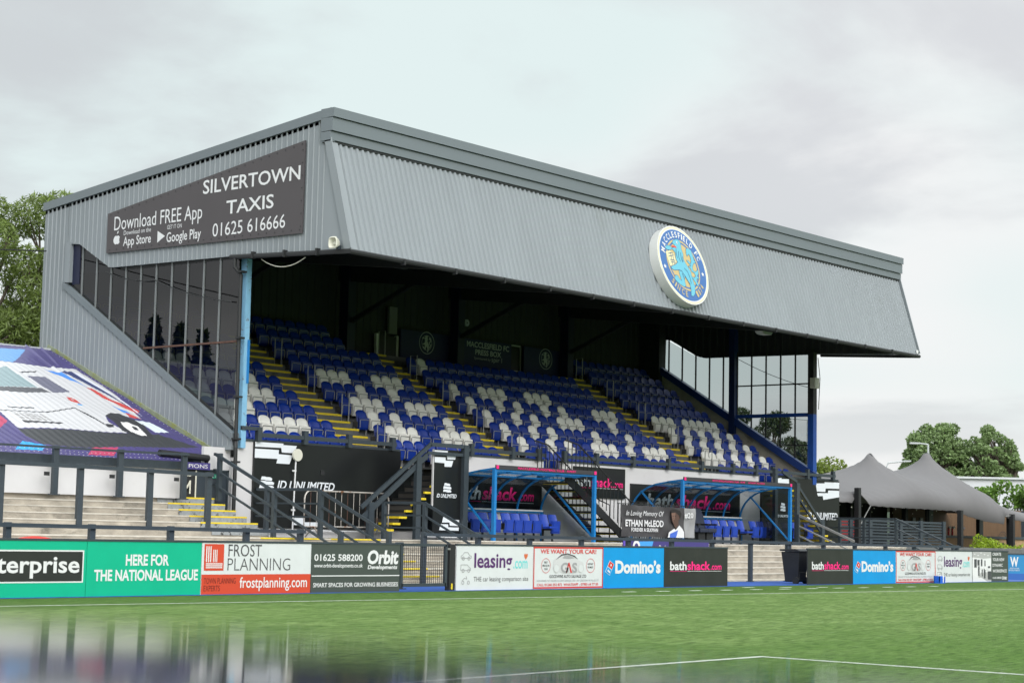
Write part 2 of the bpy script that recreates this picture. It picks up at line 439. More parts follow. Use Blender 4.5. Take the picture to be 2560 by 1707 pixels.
# ---------------------------------------------------------------- the grandstand
XL, XR = 32.14, 62.16
stand = thing('grandstand', 'long grey metal-clad football stand with open seating and overhanging roof', 'grandstand', (32.14, 36.4, 1.0))
def roofz(y): return 11.66 + (y - 33.04) * (10.385 - 11.66) / (44.94 - 33.04)
def lerp(p, x):
    for (a, b), (c, d) in zip(p, p[1:]):
        if a <= x <= c: return b + (d - b) * (x - a) / (c - a)
    return p[0][1] if x < p[0][0] else p[-1][1]
UPB = [(32.23, 8.17), (36.4, 8.36), (41.81, 8.45), (43.24, 9.24), (43.79, 9.30), (43.8, 6.0)]
SILL = [(36.40, 3.62), (43.9, 8.13)]
def profile(a, b, pitch, rib, depth):
    """stations of a boxed rib profile"""
    out = []; x = a
    while x < b:
        for dx, h in ((0, 0), (pitch - rib, 0), (pitch - rib * 0.75, depth), (pitch - rib * 0.25, depth)):
            if x + dx < b: out.append((x + dx, h))
        x += pitch
    out.append((b, 0)); return out
def ribwall(mb, xx, sgn, y0, y1, lo, hi, m, pitch=0.2, rib=0.05, depth=0.028, thick=0.05):
    st = profile(y0, y1, pitch, rib, depth); vs = []; fs = []
    for (y, h) in st:
        vs += [(xx + sgn * h, y, lo(y)), (xx + sgn * h, y, hi(y)), (xx - sgn * thick, y, lo(y)), (xx - sgn * thick, y, hi(y))]
    for i in range(len(st) - 1):
        a = 4 * i; b = a + 4
        fs += [(a, b, b + 1, a + 1), (a + 2, a + 3, b + 3, b + 2), (a, a + 2, b + 2, b), (a + 1, b + 1, b + 3, a + 3)]
    e = 4 * (len(st) - 1)
    fs += [(0, 1, 3, 2), (e, e + 2, e + 3, e + 1)]
    mb.add(vs, fs, m)
def facz(y): return 8.15 + (y - 32.23) / 0.87 * 2.93
for sgn, xx, nm in ((-1, XL, 'left'), (1, XR, 'right')):
    mb = MB()
    ribwall(mb, xx, sgn, 33.1, 43.8, lambda y: lerp(UPB, y), roofz, CLAD, rib=0.06, depth=0.018)
    ribwall(mb, xx, sgn, 43.82, 44.94, lambda y: 0.0, roofz, CLAD, rib=0.06)
    mb.prism([(xx, 32.27, 8.17), (xx, 33.1, 8.20), (xx, 33.1, 11.05)], (-sgn * 0.05, 0, 0), CLAD)
    o = mb.build('gable_wall', stand)
    mb = MB()
    low = lambda y: 3.27 if y < 37.25 else max(3.27, 3.27 + (y - 37.26) * 0.42 - 0.6)
    ribwall(mb, xx, sgn, 36.38, 43.82, low if sgn < 0 else (lambda y: 3.0), lambda y: lerp(SILL, y), CLAD, rib=0.05, depth=0.02)
    mb.build('lower_side_wall', stand)
    mb = MB()
    mb.prism([(xx + sgn * 0.05, 36.36, 3.50), (xx + sgn * 0.05, 43.9, 8.02), (xx + sgn * 0.05, 43.9, 8.20), (xx + sgn * 0.05, 36.36, 3.68)], (-sgn * 0.30, 0, 0), CLAD2)
    if sgn < 0:
        mb.box((xx - 0.04, 43.62, 8.16), (xx + 0.2, 43.84, 9.34), CLAD)
        mb.box((xx - 0.045, 36.36, 3.24), (xx + 0.15, 36.9, 3.36), CLAD)
        mb.bar((xx - 0.03, 37.2, 3.23), (xx - 0.03, 44.5, 6.30), 0.05, 0.2, mat('mossy_flashing', (0.20, 0.225, 0.15), 0.8, var=0.2, scale=4, stain=(0.20, 0.215, 0.06), stain_lim=(0.5, 0.6)))
    mb.build('sill_flashing', stand)
    mb = MB()
    # verge capping
    mb.prism([(xx + sgn * 0.07, 33.0, 11.64), (xx + sgn * 0.07, 44.98, 10.36), (xx + sgn * 0.07, 44.98, 10.60), (xx + sgn * 0.07, 33.0, 11.88)], (-sgn * 0.45, 0, 0), CLAD2)
    mb.bar((xx + sgn * 0.045, 32.27, 8.18), (xx + sgn * 0.045, 33.1, 11.08), 0.03, 0.24, CLAD)
    if sgn < 0: mb.box((xx - 0.06, 33.0, 11.02), (xx + 0.1, 33.32, 11.22), CLAD2)
    mb.build('verge_flashing', stand)
# front fascia
mb = MB()
up = Vector((0, 0.87, 2.93)).normalized(); nrm = Vector((0, -2.93, 0.87)).normalized()
fo = Vector((0, 32.23, 8.15))
st = profile(XL, XR, 0.2, 0.12, 0.047); vs = []; fs = []
for (x, h) in st:
    b = Vector((x, 0, 0)) + fo + nrm * h; vs += [b, b + up * 3.07]
for i in range(len(st) - 1): fs.append((2 * i, 2 * i + 2, 2 * i + 3, 2 * i + 1))
mb.add(vs, fs, CLAD)
q = fo - nrm * 0.03
mb.poly([Vector((XL + 0.03, 0, 0)) + q, Vector((XR - 0.03, 0, 0)) + q, Vector((XR - 0.03, 0, 0)) + q + up * 3.05, Vector((XL + 0.03, 0, 0)) + q + up * 3.05], DARKIN)
mb.build('sloping_fascia', stand)
mb = MB()
mb.add([Vector((x, 0, 0)) + fo + nrm * n_ + up * u_ for x in (XL - 0.03, XL + 0.22) for n_ in (0.055, -0.02) for u_ in (0, 3.06)], [(0, 1, 5, 4), (2, 6, 7, 3), (0, 2, 3, 1), (4, 5, 7, 6)], CLAD)
mb.build('fascia_corner_trim', stand)
mb = MB(); mb.box((XR - 0.16, 32.20, 8.2), (XR - 0.02, 32.215, 8.33), WHITEP); mb.build('corner_plate', stand)
mb = MB()
for (z0, z1, y) in ((11.05, 11.27, 32.99), (11.285, 11.62, 32.93), (11.635, 11.87, 32.88)):
    mb.box((XL - 0.075, y, z0), (XR + 0.12, 33.35, z1), CLAD2)
mb.box((XL - 0.05, 33.02, 10.99), (XR + 0.05, 33.3, 11.06), DARKIN)
mb.build('parapet_coping', stand)
mb = MB()
mb.prism([(XL, 33.0, 11.55), (XL, 44.94, 10.27), (XL, 44.94, 10.36), (XL, 33.0, 11.64)], (XR - XL, 0, 0), CLAD2)
mb.build('roof', stand)
# gutter
mb = MB()
mb.tube([(XL - 0.06, 36.62, 8.33), (XL - 0.06, 32.2, 8.13), (XR + 0.05, 32.2, 8.10), (XR + 0.05, 36.4, 8.33)], 0.065, BLACKM, 8)
for x in range(34, 62, 2): mb.box((x, 32.12, 8.02), (x + 0.06, 32.28, 8.17), BLACKM)
for y in (33.3, 34.5, 35.7): mb.box((XL - 0.13, y, 8.06 + (y - 32.2) * .045), (XL, y + 0.06, 8.24 + (y - 32.2) * .045), BLACKM)
mb.build('gutter', stand)
mb = MB()
mb.tube([(32.08, 36.45, 8.3), (32.08, 36.45, 8.05), (32.2, 36.33, 7.85), (32.2, 36.30, 3.5), (32.16, 36.24, 3.3), (32.16, 36.24, 1.2)], 0.055, BLACKM, 8)
for z in (7.9, 6.15, 4.6, 3.5, 2.9): mb.box((32.1, 36.2, z), (32.3, 36.36, z + 0.05), BLACKM)
mb.build('downpipe', stand)
# interior dark shell: soffit, back wall, inner gables
mb = MB()
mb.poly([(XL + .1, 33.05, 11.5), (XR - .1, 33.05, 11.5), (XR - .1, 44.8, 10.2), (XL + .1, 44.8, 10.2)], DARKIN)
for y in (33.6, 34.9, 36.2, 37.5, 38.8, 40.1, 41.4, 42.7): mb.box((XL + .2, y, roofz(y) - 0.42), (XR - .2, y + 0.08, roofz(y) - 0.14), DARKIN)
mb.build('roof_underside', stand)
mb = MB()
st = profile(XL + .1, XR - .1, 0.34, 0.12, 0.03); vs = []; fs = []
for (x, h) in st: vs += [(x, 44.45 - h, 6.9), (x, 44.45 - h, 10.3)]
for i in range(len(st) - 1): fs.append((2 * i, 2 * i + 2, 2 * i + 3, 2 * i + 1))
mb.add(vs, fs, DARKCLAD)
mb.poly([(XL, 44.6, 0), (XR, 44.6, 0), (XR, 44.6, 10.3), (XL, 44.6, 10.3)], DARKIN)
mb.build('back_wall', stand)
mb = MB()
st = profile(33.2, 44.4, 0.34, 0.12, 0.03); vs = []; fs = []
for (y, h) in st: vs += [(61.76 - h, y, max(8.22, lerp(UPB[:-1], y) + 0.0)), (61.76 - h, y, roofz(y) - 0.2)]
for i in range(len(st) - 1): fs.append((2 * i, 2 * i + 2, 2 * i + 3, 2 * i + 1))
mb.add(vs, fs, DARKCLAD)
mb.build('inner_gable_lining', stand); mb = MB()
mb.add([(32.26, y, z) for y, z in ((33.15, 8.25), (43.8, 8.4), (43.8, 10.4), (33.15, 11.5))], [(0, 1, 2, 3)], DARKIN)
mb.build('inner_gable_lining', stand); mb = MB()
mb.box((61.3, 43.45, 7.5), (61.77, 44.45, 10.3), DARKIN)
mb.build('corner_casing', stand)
for x in (37.5, 43.55, 49.15, 55.55):
    mb = MB()
    mb.prism([(x, 32.5, 8.3), (x, 44.2, 9.6), (x, 44.2, 10.1), (x, 33.2, 11.2), (x, 32.5, 8.7)], (0.16, 0, 0), DARKIN)
    mb.box((x - 0.1, 43.6, 6.6), (x + 0.26, 44.0, 10.2), NAVY)
    mb.bar((x + .08, 43.6, 8.2), (x + .08, 40.2, 9.5), 0.12, 0.14, DARKIN)
    mb.build('roof_frame', stand)
mb = MB()
for (x, y) in ((35.5, 40), (41.5, 37), (42.6, 41), (47.2, 37), (48.3, 41), (53.6, 37), (54.3, 41.2)):
    mb.box((x, y, 9.75), (x + 1.5, y + 0.14, 9.85), mat('strip_light_housing', (0.16, 0.17, 0.16), 0.6))
mb.build('strip_lights', stand)
# columns
mb = MB(); mb.box((32.36, 36.28, 3.3), (32.53, 36.5, 8.3), SKYB); mb.box((32.47, 36.262, 5.0), (32.545, 36.51, 6.15), DUGB)
mb.build('front_column', stand)
mb = MB(); mb.box((61.48, 36.3, 6.0), (61.74, 36.55, 8.4), mat('weathered_black_steel', (0.022, 0.022, 0.024), 0.7, var=0.3, scale=6, stain=(0.10, 0.06, 0.045), stain_lim=(0.62, 0.7))); mb.box((61.48, 36.3, 3.3), (61.74, 36.55, 6.0), BLUE)
mb.build('front_column', stand)
mb = MB(); mb.box((61.38, 39.84, 5.3), (61.64, 40.1, 9.6), mat('dark_blue_steel', (0.006, 0.022, 0.10), 0.5))
mb.build('side_column', stand)
# glazing
for xx, s in ((32.24, 0), (61.60, 1)):
    pm = MB()
    pm.poly([(xx, 36.45, 3.75), (xx, 43.6, 8.05), (xx, 43.6, 9.25), (xx, 43.24, 9.2), (xx, 41.81, 8.47), (xx, 36.45, 8.35)], GLASSR if s else GLASS)
    pane = pm.build('glazing', stand)
    mb = MB(); mm = SLATE if s == 0 else BLACKM
    mbar = mat('grey_mullion', (0.15, 0.16, 0.165), 0.5) if s == 0 else BLACKM
    off = -0.03 if s == 0 else -0.03
    for k in range(10):
        y = 37.15 + 0.665 * k
        mb.box((xx + off, y, lerp(SILL, y)), (xx + off + 0.05, y + 0.05, lerp(UPB[:-1], y) + 0.12), mbar)
    if s:
        mb.box((xx + off, 36.5, 7.17), (xx + off + 0.05, 39.85, 7.22), BLACKM); mb.box((xx + off, 36.5, 4.80), (xx + off + .05, 38.3, 4.84), BLACKM)
        mb.box((xx + off - .02, 36.5, 5.92), (xx + off + .07, 39.85, 6.06), BLUE)
    else:
        mb.box((xx - 0.05, 36.4, 6.07), (xx + 0.02, 40.25, 6.12), RUST)
        mb.box((xx - 0.02, 43.3, 8.1), (xx + 0.06, 43.62, 9.3), NAVY)
        mb.prism([(xx - .02, 36.4, 8.30), (xx - .02, 41.4, 8.36), (xx - .02, 41.4, 8.5), (xx - .02, 36.4, 8.42)], (0.05, 0, 0), BLACKM)
        mb.prism([(xx - .01, 36.5, 3.62), (xx - .01, 43.7, 7.95), (xx - .01, 43.7, 8.12), (xx - .01, 36.5, 3.86)], (0.03, 0, 0), BLACKM)
    mb.build('glazing_bars', stand)
mb = MB()
mb.prism([(61.55, 36.35, 3.05), (61.55, 44.4, 7.2), (61.55, 44.4, 8.4), (61.55, 43.6, 7.95), (61.55, 36.35, 3.6)], (0.14, 0, 0), CONCW)
mb.build('inner_side_wall', stand)
mb = MB(); mb.bar((61.5, 36.3, 3.66), (61.5, 43.6, 8.03), 0.18, 0.26, mat('deep_blue_beam', (0.008, 0.035, 0.17), 0.45)); mb.build('raking_beam', stand)
mb = MB(); mb.bar((32.5, 36.5, 3.4), (32.5, 43.8, 7.75), 0.25, 0.3, DARKIN); mb.build('raking_beam', stand)
# seating deck
R0, RH, RY, RD = 3.05, 0.456, 36.5, 0.755
mb = MB()
for r in range(10):
    mb.box((32.6, RY + RD * r, R0 + RH * r - (1.0 if r == 0 else RH + 0.1)), (61.5, RY + RD * (r + 1) if r < 9 else 44.4, R0 + RH * r), CONCG)
mb.build('seating_deck', stand)
AISLES = ((37.36, 38.86), (43.86, 45.04), (54.52, 56.08))
for (a, b) in AISLES:
    mb = MB()
    for r in range(10):
        y = RY + RD * r; z = R0 + RH * r
        if r < 9:
            mb.box((a, y + RD - 0.38, z), (b, y + RD, z + RH / 2), CONCG)
            mb.box((a, y + RD - 0.395, z + RH / 2 - 0.055), (b, y + RD - 0.31, z + RH / 2 + 0.006), YEL)
        mb.box((a, y - 0.012, z - 0.055), (b, y + 0.07, z + 0.006), YEL)
    mb.build('aisle_stair', stand)
mb = MB()
for (a, b) in AISLES:
    for r in (1, 3, 5, 7, 9):
        for xx in (b + 0.06,):
            y = RY + RD * r + 0.12; z = R0 + RH * r
            mb.tube([(xx, y, z), (xx, y, z + 0.85), (xx, y + 0.30, z + 0.85), (xx, y + 0.30, z)], 0.018, GALV, 5)
mb.build('aisle_handrails', stand)
# front wall with its openings
mb = MB()
for (a, b, z0, zt) in ((32.34, 38.5, 0.9, 3.5), (38.5, 40.0, 0.9, 3.03), (40.0, 45.15, 0.9, 3.5), (45.15, 46.1, 0.9, 3.03), (46.1, 57.75, 0.9, 3.5), (57.75, 58.9, 0.9, 3.03), (58.9, 63.5, 0.9, 3.5)):
    mb.box((a, 36.39, z0), (b, 36.52, zt), WHITE)
mb.build('front_wall', stand)
mb = MB(); mb.box((31.4, 36.6, 0.9), (32.3, 36.7, 3.3), WHITE); mb.box((32.3, 36.52, 0.9), (32.4, 44, 3.05), WHITE); mb.build('side_return_wall', stand)
mb = MB()
for (a, b) in ((32.34, 38.5), (40.0, 45.15), (46.1, 57.75), (58.9, 63.5)):
    mb.box((a, 36.35, 3.5), (b, 36.56, 3.555), SLATE)
for (a, b) in ((32.36, 33.0),): mb.box((a, 36.24, 3.78), (b, 36.31, 3.88), SLATE)
for (a, b) in ((33.0, 38.25), (41.1, 45.1), (46.0, 58.5), (58.5, 63.1)):
    mb.box((a, 36.24, 3.62), (b, 36.31, 3.73), SLATE)
for x in (32.98, 34.67, 36.36, 38.12, 41.55, 43.47, 44.75, 46.06, 47.75, 49.78, 51.83, 53.85, 55.86, 57.4, 58.55, 61.04, 62.95):
    mb.box((x - 0.075, 36.22, 3.5), (x + 0.075, 36.345, 3.87), SLATE)
mb.build('front_safety_rail', stand)
# far wing behind the right hoarding
mb = MB(); mb.box((62.35, 36.52, 0.9), (63.5, 42, 3.45), BLACKM); mb.build('side_store_wall', stand)
# exit stairs of the left opening
mb = MB()
for i in range(11):
    x = 36.77 + 0.257 * i; z = 1.27 + 0.179 * i
    mb.box((x, 35.22 if i > 2 else 35.7, z - 0.05), (x + 0.30, 36.2, z - .004), BLACKM); mb.box((x - .005, 35.16, z - 0.06), (x + 0.31, 35.22 if i > 2 else 35.7, z), YEL); mb.box((x + 0.27, 35.2, z), (x + 0.285, 36.2, z + 0.12), mat('dark_riser', (0.05, 0.045, 0.04), .8))
mb.box((39.0, 35.14, 3.0), (40.0, 36.39, 3.05), CONCG)
mb.build('exit_stair', stand)
def stairrail(x0, z0, x1, z1, xe, y):
    mb = MB()
    mb.bar((x0, y, z0), (x1, y, z1), 0.07, 0.11, SLATE); mb.bar((x1 - 0.02, y, z1), (xe, y, z1), 0.07, 0.11, SLATE)
    mb.bar((x0 + 0.1, y + .03, z0 - 0.28), (x1 - 0.1, y + .03, z1 - 0.3), 0.06, 0.15, SLATE); mb.bar((x1 - 0.1, y + .02, z1 - 0.24), (xe, y + .02, z1 - 0.24), 0.05, 0.09, SLATE)
    for (x, zt) in ((x0 + .38, z0 + 0.16), (x0 + (x1 - x0) * 0.82, z0 + (z1 - z0) * 0.80), (xe, z1 + 0.05)):
        mb.box((x - .1, y - .05, 1.0), (x + .1, y + .07, zt), SLATE)
    mb.build('exit_stair_handrail', stand)
stairrail(35.62, 1.83, 38.35, 3.67, 39.85, 35.02)
# iron stairs of the middle opening
mb = MB()
for i in range(9):
    x = 45.0 + 0.35 * (i - 1) + 0.05; z = 2.61 - 0.217 * (i - 1)
    mb.box((x - 0.02, 35.0, z - 0.05), (x + 0.36, 36.05, z), BLACKM); mb.box((x + 0.0, 34.985, z - 0.075), (x + 0.40, 36.04, z + 0.005), YEL)
for y in (34.97, 36.08): mb.bar((44.5, y, 2.98), (47.9, y, 0.95), 0.05, 0.26, BLACKM)
mb.build('iron_stair', stand)
mb = MB()
for y in (34.92, 36.12):
    mb.tube([(44.35, y, 4.1), (45.0, y, 4.0), (47.7, y, 2.35), (48.3, y, 2.2), (48.3, y, 1.0)], 0.025, BLACKM, 5)
    for i in range(17):
        x = 44.5 + i * 0.2; zt = 4.05 - max(0, x - 45.0) * 0.61
        mb.box((x, y - .01, max(1.0, zt - 1.15)), (x + .02, y + .01, zt), BLACKM)
mb.build('iron_stair_railing', stand)
# right exit stairs
mb = MB()
for i in range(11):
    x = 58.0 + 0.26 * i; z = 3.0 - 0.179 * i
    mb.box((x, 35.16, z - 0.06), (x + 0.31, 36.2, z), YEL)
mb.build('exit_stair', stand)
mb = MB()
mb.bar((57.2, 35.05, 3.62), (58.2, 35.05, 3.3), 0.07, 0.1, SLATE); mb.bar((58.2, 35.05, 3.2), (60.1, 35.05, 1.72), 0.07, 0.1, SLATE); mb.bar((58.2, 35.1, 2.9), (60.0, 35.1, 1.5), 0.06, 0.08, SLATE)
mb.box((58.16, 35.0, 1.0), (58.36, 35.12, 3.25), SLATE); mb.box((59.95, 35.0, 1.0), (60.15, 35.12, 1.96), SLATE)
mb.box((56.66, 35.0, 1.0), (56.84, 35.12, 3.72), SLATE)
mb.build('exit_stair_handrail', stand)
# rear doors of the press area
mb = MB()
mb.box((45.5, 44.2, 7.05), (46.5, 44.3, 7.95), BLACK); mb.box((45.45, 44.17, 7.0), (45.55, 44.28, 8.0), WHITEP); mb.box((46.46, 44.17, 7.0), (46.56, 44.28, 8.0), mat('dull_white', (0.4, 0.4, 0.38), 0.7)); mb.box((45.5, 44.16, 6.95), (46.5, 44.28, 7.12), mat('dull_white', (0.4, 0.4, 0.38), 0.7))
mb.box((46.1, 44.2, 8.05), (46.5, 44.3, 9.0), mat('dull_grey', (0.16, 0.16, 0.155), 0.7))
mb.build('commentary_hatch', stand)
for (a, b) in ((49.3, 49.85), (52.75, 53.35)):
    mb = MB(); mb.box((a, 44.25, 7.3), (b, 44.35, 8.25), BLACK); mb.box((a, 44.2, 8.22), (b, 44.33, 8.27), mat('dull_white', (0.4, 0.4, 0.38), 0.7)); mb.box((b - .06, 44.2, 7.3), (b, 44.33, 8.27), mat('dull_grey', (0.16, 0.16, 0.155), 0.7)); mb.box((a, 44.2, 7.27), (b, 44.33, 7.31), mat('dull_white', (0.4, 0.4, 0.38), 0.7))
    mb.build('press_hatch', stand)

# ---------------------------------------------------------------- things fixed to the stand
t = thing('horn_loudspeaker', 'white square horn loudspeaker above the gutter at the roof corner', 'loudspeaker', (31.9, 32.58, 8.35))
mb = MB(); CREAM = mat('cream_plastic', (0.58, 0.57, 0.49), 0.5)
def sq(c, r, x, n=20):
    return [(x, c[0] + r[0] * math.copysign(abs(math.cos(a)) ** 0.55, math.cos(a)), c[1] + r[1] * math.copysign(abs(math.sin(a)) ** 0.55, math.sin(a))) for a in [2 * math.pi * i / n for i in range(n)]]
rings = [sq((32.58, 8.345), (0.155, 0.155), 31.86), sq((32.58, 8.345), (0.13, 0.13), 31.845), sq((32.58, 8.345), (0.075, 0.075), 31.95), sq((32.58, 8.345), (0.045, 0.05), 31.98)]
outer = [sq((32.58, 8.345), (0.155, 0.155), 31.86), sq((32.58, 8.345), (0.12, 0.12), 31.95), sq((32.58, 8.345), (0.06, 0.06), 32.06)]
for rr in (rings, outer):
    vs = [p for q in rr for p in q]; n = 20
    mb.add(vs, [(i * n + k, i * n + (k + 1) % n, (i + 1) * n + (k + 1) % n, (i + 1) * n + k) for i in range(len(rr) - 1) for k in range(n)], CREAM)
mb.build('horn', t)
mb = MB(); mb.ring((31.93, 32.58, 8.345), Y, Z, 0, 0.045, mat('pale_yellow_cone', (0.62, 0.58, 0.36), 0.5), 16); mb.tube([(31.925, 32.58, 8.345), (31.99, 32.58, 8.345)], 0.045, CREAM, 10); mb.build('driver', t)
mb = MB(); mb.box((32.02, 32.55, 8.2), (32.16, 32.61, 8.3), SLATE); mb.build('bracket', t)
t = thing('floodlight', 'small grey floodlight hanging under the roof edge near the right end', 'floodlight', (54.3, 34.0, 8.35))
mb = MB(); mb.prism([(53.95, 33.9, 8.36), (54.65, 33.9, 8.36), (54.55, 33.9, 8.26), (54.1, 33.9, 8.26)], (0, 0.3, 0), mat('grey_lamp_body', (0.35, 0.36, 0.36), 0.5)); mb.build('lamp_body', t)
mb = MB(); mb.bar((54.3, 34.05, 8.36), (54.3, 34.05, 8.6), 0.04, 0.04, SLATE); mb.build('bracket', t)
t = thing('junction_box', 'cream electrical box on the black right-hand column', 'electrical box', (61.35, 36.2, 7.2))
mb = MB(); mb.box((61.2, 36.08, 6.98), (61.55, 36.29, 7.38), mat('box_cream', (0.55, 0.54, 0.48), 0.5)); mb.build('case', t)
mb = MB(); mb.box((61.22, 36.065, 7.0), (61.40, 36.08, 7.36), mat('box_cover', (0.42, 0.42, 0.38), 0.5)); mb.build('cover', t)
def cable(name, pts, r, label, m=BLACKM, sag=0.0):
    mb = MB(); P = []
    for a, b in zip(pts, pts[1:]):
        for i in range(9):
            s = i / 9; p = Vector(a).lerp(Vector(b), s); p.z -= sag * 4 * s * (1 - s); P.append(p)
    P.append(Vector(pts[-1])); mb.tube(P, r, m, 5); o = mb.build(name); tag(o, label, 'cable'); return o
cable('hanging_cable', [(32.2, 35.55, 8.2), (32.2, 33.9, 8.12)], 0.012, 'pale loose cable looping under the left roof gutter', CREAM, 0.22)
cable('overhead_cable', [(32.05, 44.7, 9.15), (5.0, 40.9, 7.8)], 0.02, 'dark cable from the left rear corner of the stand', BLACKM, 0.5)
cable('hanging_cable', [(61.5, 36.4, 7.0), (61.5, 39.9, 8.35)], 0.012, 'thin dark cable across the right-hand glazing', BLACKM, 0.12)
cable('hanging_cable', [(61.78, 36.28, 8.2), (61.84, 36.22, 7.4), (61.8, 36.26, 6.2)], 0.014, 'dark cable bundle beside the right black column', BLACKM, 0.0)
cable('glazing_cable', [(32.16, 42.0, 8.35), (32.16, 39.8, 7.95), (32.16, 36.6, 7.15)], 0.016, 'dark cable slung across the left glazing', BLACKM, 0.1)

# gable sign
t = thing('taxi_sign', 'dark brown sloping taxi advert with white lettering on the grey gable', 'sign', (32.06, 41.9, 8.8))
mb = MB(); BROWN = mat('dark_brown_sign', (0.062, 0.054, 0.058), 0.5, var=0.05, scale=1)
mb.prism([(32.075, 41.91, 9.99), (32.075, 33.91, 11.14), (32.075, 33.92, 8.73), (32.075, 41.91, 8.86)], (0.03, 0, 0), BROWN)
mb.build('panel', t)
mb = MB(); U = -Y; GX = 32.07
def gt(s, y0, y1, z0, z1, **k): mb.text(s, (GX, y0, z0), U, Z, y0 - y1, z1 - z0, WHITEP, **k)
gt('SILVERTOWN', 37.83, 34.05, 10.13, 10.51, bold=0.012); gt('TAXIS', 36.86, 35.02, 9.49, 9.86, bold=0.012); gt('01625 616666', 37.38, 34.56, 8.93, 9.29)
gt('Download FREE App', 41.59, 37.83, 9.35, 9.87); gt('Download on the', 41.15, 39.96, 9.31, 9.435); gt('App Store', 41.16, 39.95, 8.92, 9.26, bold=0.01)
gt('GET IT ON', 39.27, 38.66, 9.305, 9.42); gt('Google Play', 39.28, 37.85, 8.86, 9.22, bold=0.01)
mb.build('lettering', t)
mb = MB()
# fruit mark and triangle mark of the two shops
c = Vector((GX, 41.45, 9.20))
pts = []
for i in range(26):
    a = 2 * math.pi * i / 26; r = 0.145 * (1 + 0.10 * math.cos(2 * a)) * (0.86 if (abs(a - math.pi / 2) < 0.25 or abs(a - 3 * math.pi / 2) < 0.2) else 1)
    if abs(a) < 0.38 or abs(a - 2 * math.pi) < 0.38: r *= 0.72
    pts.append(c + U * r * 0.95 * math.cos(a) + Z * r * math.sin(a))
mb.poly(pts, WHITEP); mb.poly([c + Z * 0.17, c + Z * 0.24 + U * 0.02, c + Z * 0.26 + U * 0.07, c + Z * 0.19 + U * 0.05], WHITEP)
mb.poly([(GX, 39.67, 9.30), (GX, 39.67, 8.97), (GX, 39.35, 9.13)], WHITEP)
mb.build('store_marks', t)
mb = MB(); RIV = mat('rivet_dark', (0.02, 0.02, 0.022), 0.4)
for i in range(26):
    y = 41.75 - i * 0.31; zt = 9.99 + (41.91 - y) / 8 * 1.15
    for z in (8.93 - (41.91 - y) / 8 * .12, zt - 0.09): mb.box((32.066, y, z), (32.08, y + 0.03, z + 0.03), RIV)
for i in range(7): mb.box((32.066, 33.97, 8.9 + .33 * i), (32.08, 34.0, 8.93 + .33 * i), RIV)
mb.build('rivets', t)

# club roundel
RU, RV, RN = X, up, nrm
cc = Vector((46.79, 0, 0)) + Vector((0, 32.23, 8.15)) + nrm * 0.36 + up * 1.427
t = thing('club_roundel', 'round blue and gold club crest with pale blue lion on the sloping roof front', 'crest sign', tuple(cc))
mb = MB(); RIM = mat('roundel_white_rim', (0.60, 0.60, 0.585), 0.4)
n = 64; vs = []; rr = 1.31
for k in range(n):
    a = 2 * math.pi * k / n; e = RU * math.cos(a) * rr + RV * math.sin(a) * rr; vs += [cc + e, cc + e - RN * 0.31]
mb.add(vs, [(2 * k, 2 * k + 1, 2 * ((k + 1) % n) + 1, 2 * ((k + 1) % n)) for k in range(n)] + [tuple(2 * k for k in range(n))], RIM)
mb.build('drum', t)
mb = MB(); CB = mat('crest_blue', (0.030, 0.115, 0.32), 0.35); CG = mat('crest_gold', (0.44, 0.34, 0.15), 0.4); CY = mat('crest_cream', (0.58, 0.54, 0.32), 0.4); CC_ = mat('crest_lion_blue', (0.10, 0.38, 0.49), 0.35); CD = mat('crest_dark_line', (0.02, 0.06, 0.16), 0.4)
L1, L2, L3, L4 = (cc + RN * d for d in (0.003, 0.006, 0.010, 0.014))
mb.ring(L1, RU, RV, 1.235, 1.275, CY, 64); mb.ring(L1, RU, RV, 0, 1.19, CB, 64)
mb.ring(L2, RU, RV, 0.80, 0.86, CG, 56); mb.ring(L1 + RN * 0.001, RU, RV, 0, 0.74, CG, 48)
mb.build('disc_field', t)
LION = [[-0.305, 0.749], [-0.217, 0.811], [-0.018, 0.87], [0.051, 0.84], [0.124, 0.782], [0.121, 0.692], [0.097, 0.549], [0.133, 0.396], [0.084, 0.231], [0.12, 0.117], [0.224, -0.027], [0.328, -0.171], [0.331, -0.407], [0.368, -0.678], [0.269, -0.926], [0.151, -1.018], [0.041, -1.012], [0.114, -0.788], [0.112, -0.631], [-0.009, -0.451], [-0.069, -0.36], [-0.143, -0.546], [-0.14, -0.702], [-0.257, -0.755], [-0.426, -0.698], [-0.586, -0.621], [-0.679, -0.536], [-0.597, -0.409], [-0.472, -0.412], [-0.412, -0.502], [-0.311, -0.567], [-0.331, -0.296], [-0.324, -0.198], [-0.625, -0.237], [-0.726, -0.172], [-0.677, -0.127], [-0.419, -0.034], [-0.286, 0.062], [-0.338, 0.173], [-0.291, 0.376], [-0.359, 0.446], [-0.436, 0.494], [-0.553, 0.438], [-0.715, 0.425], [-0.804, 0.481], [-0.693, 0.565], [-0.53, 0.579], [-0.428, 0.515], [-0.285, 0.555], [-0.219, 0.643], [-0.329, 0.686]]
TAIL = [[0.371, 0.588], [0.491, 0.645], [0.629, 0.585], [0.666, 0.43], [0.685, 0.233], [0.768, 0.195], [0.617, 0.145], [0.498, 0.01], [0.482, -0.111], [0.594, -0.156], [0.8, -0.05], [0.741, -0.196], [0.639, -0.289], [0.734, -0.376], [0.605, -0.372], [0.537, -0.46], [0.607, -0.57], [0.531, -0.638], [0.452, -0.51], [0.365, -0.403], [0.296, -0.333], [0.442, -0.373], [0.57, -0.298], [0.517, -0.186], [0.397, -0.162], [0.37, -0.067], [0.266, -0.001], [0.437, 0.021], [0.247, 0.194], [0.375, 0.191], [0.428, 0.08], [0.513, 0.21], [0.511, 0.369], [0.441, 0.439], [0.339, 0.345], [0.321, 0.422]]
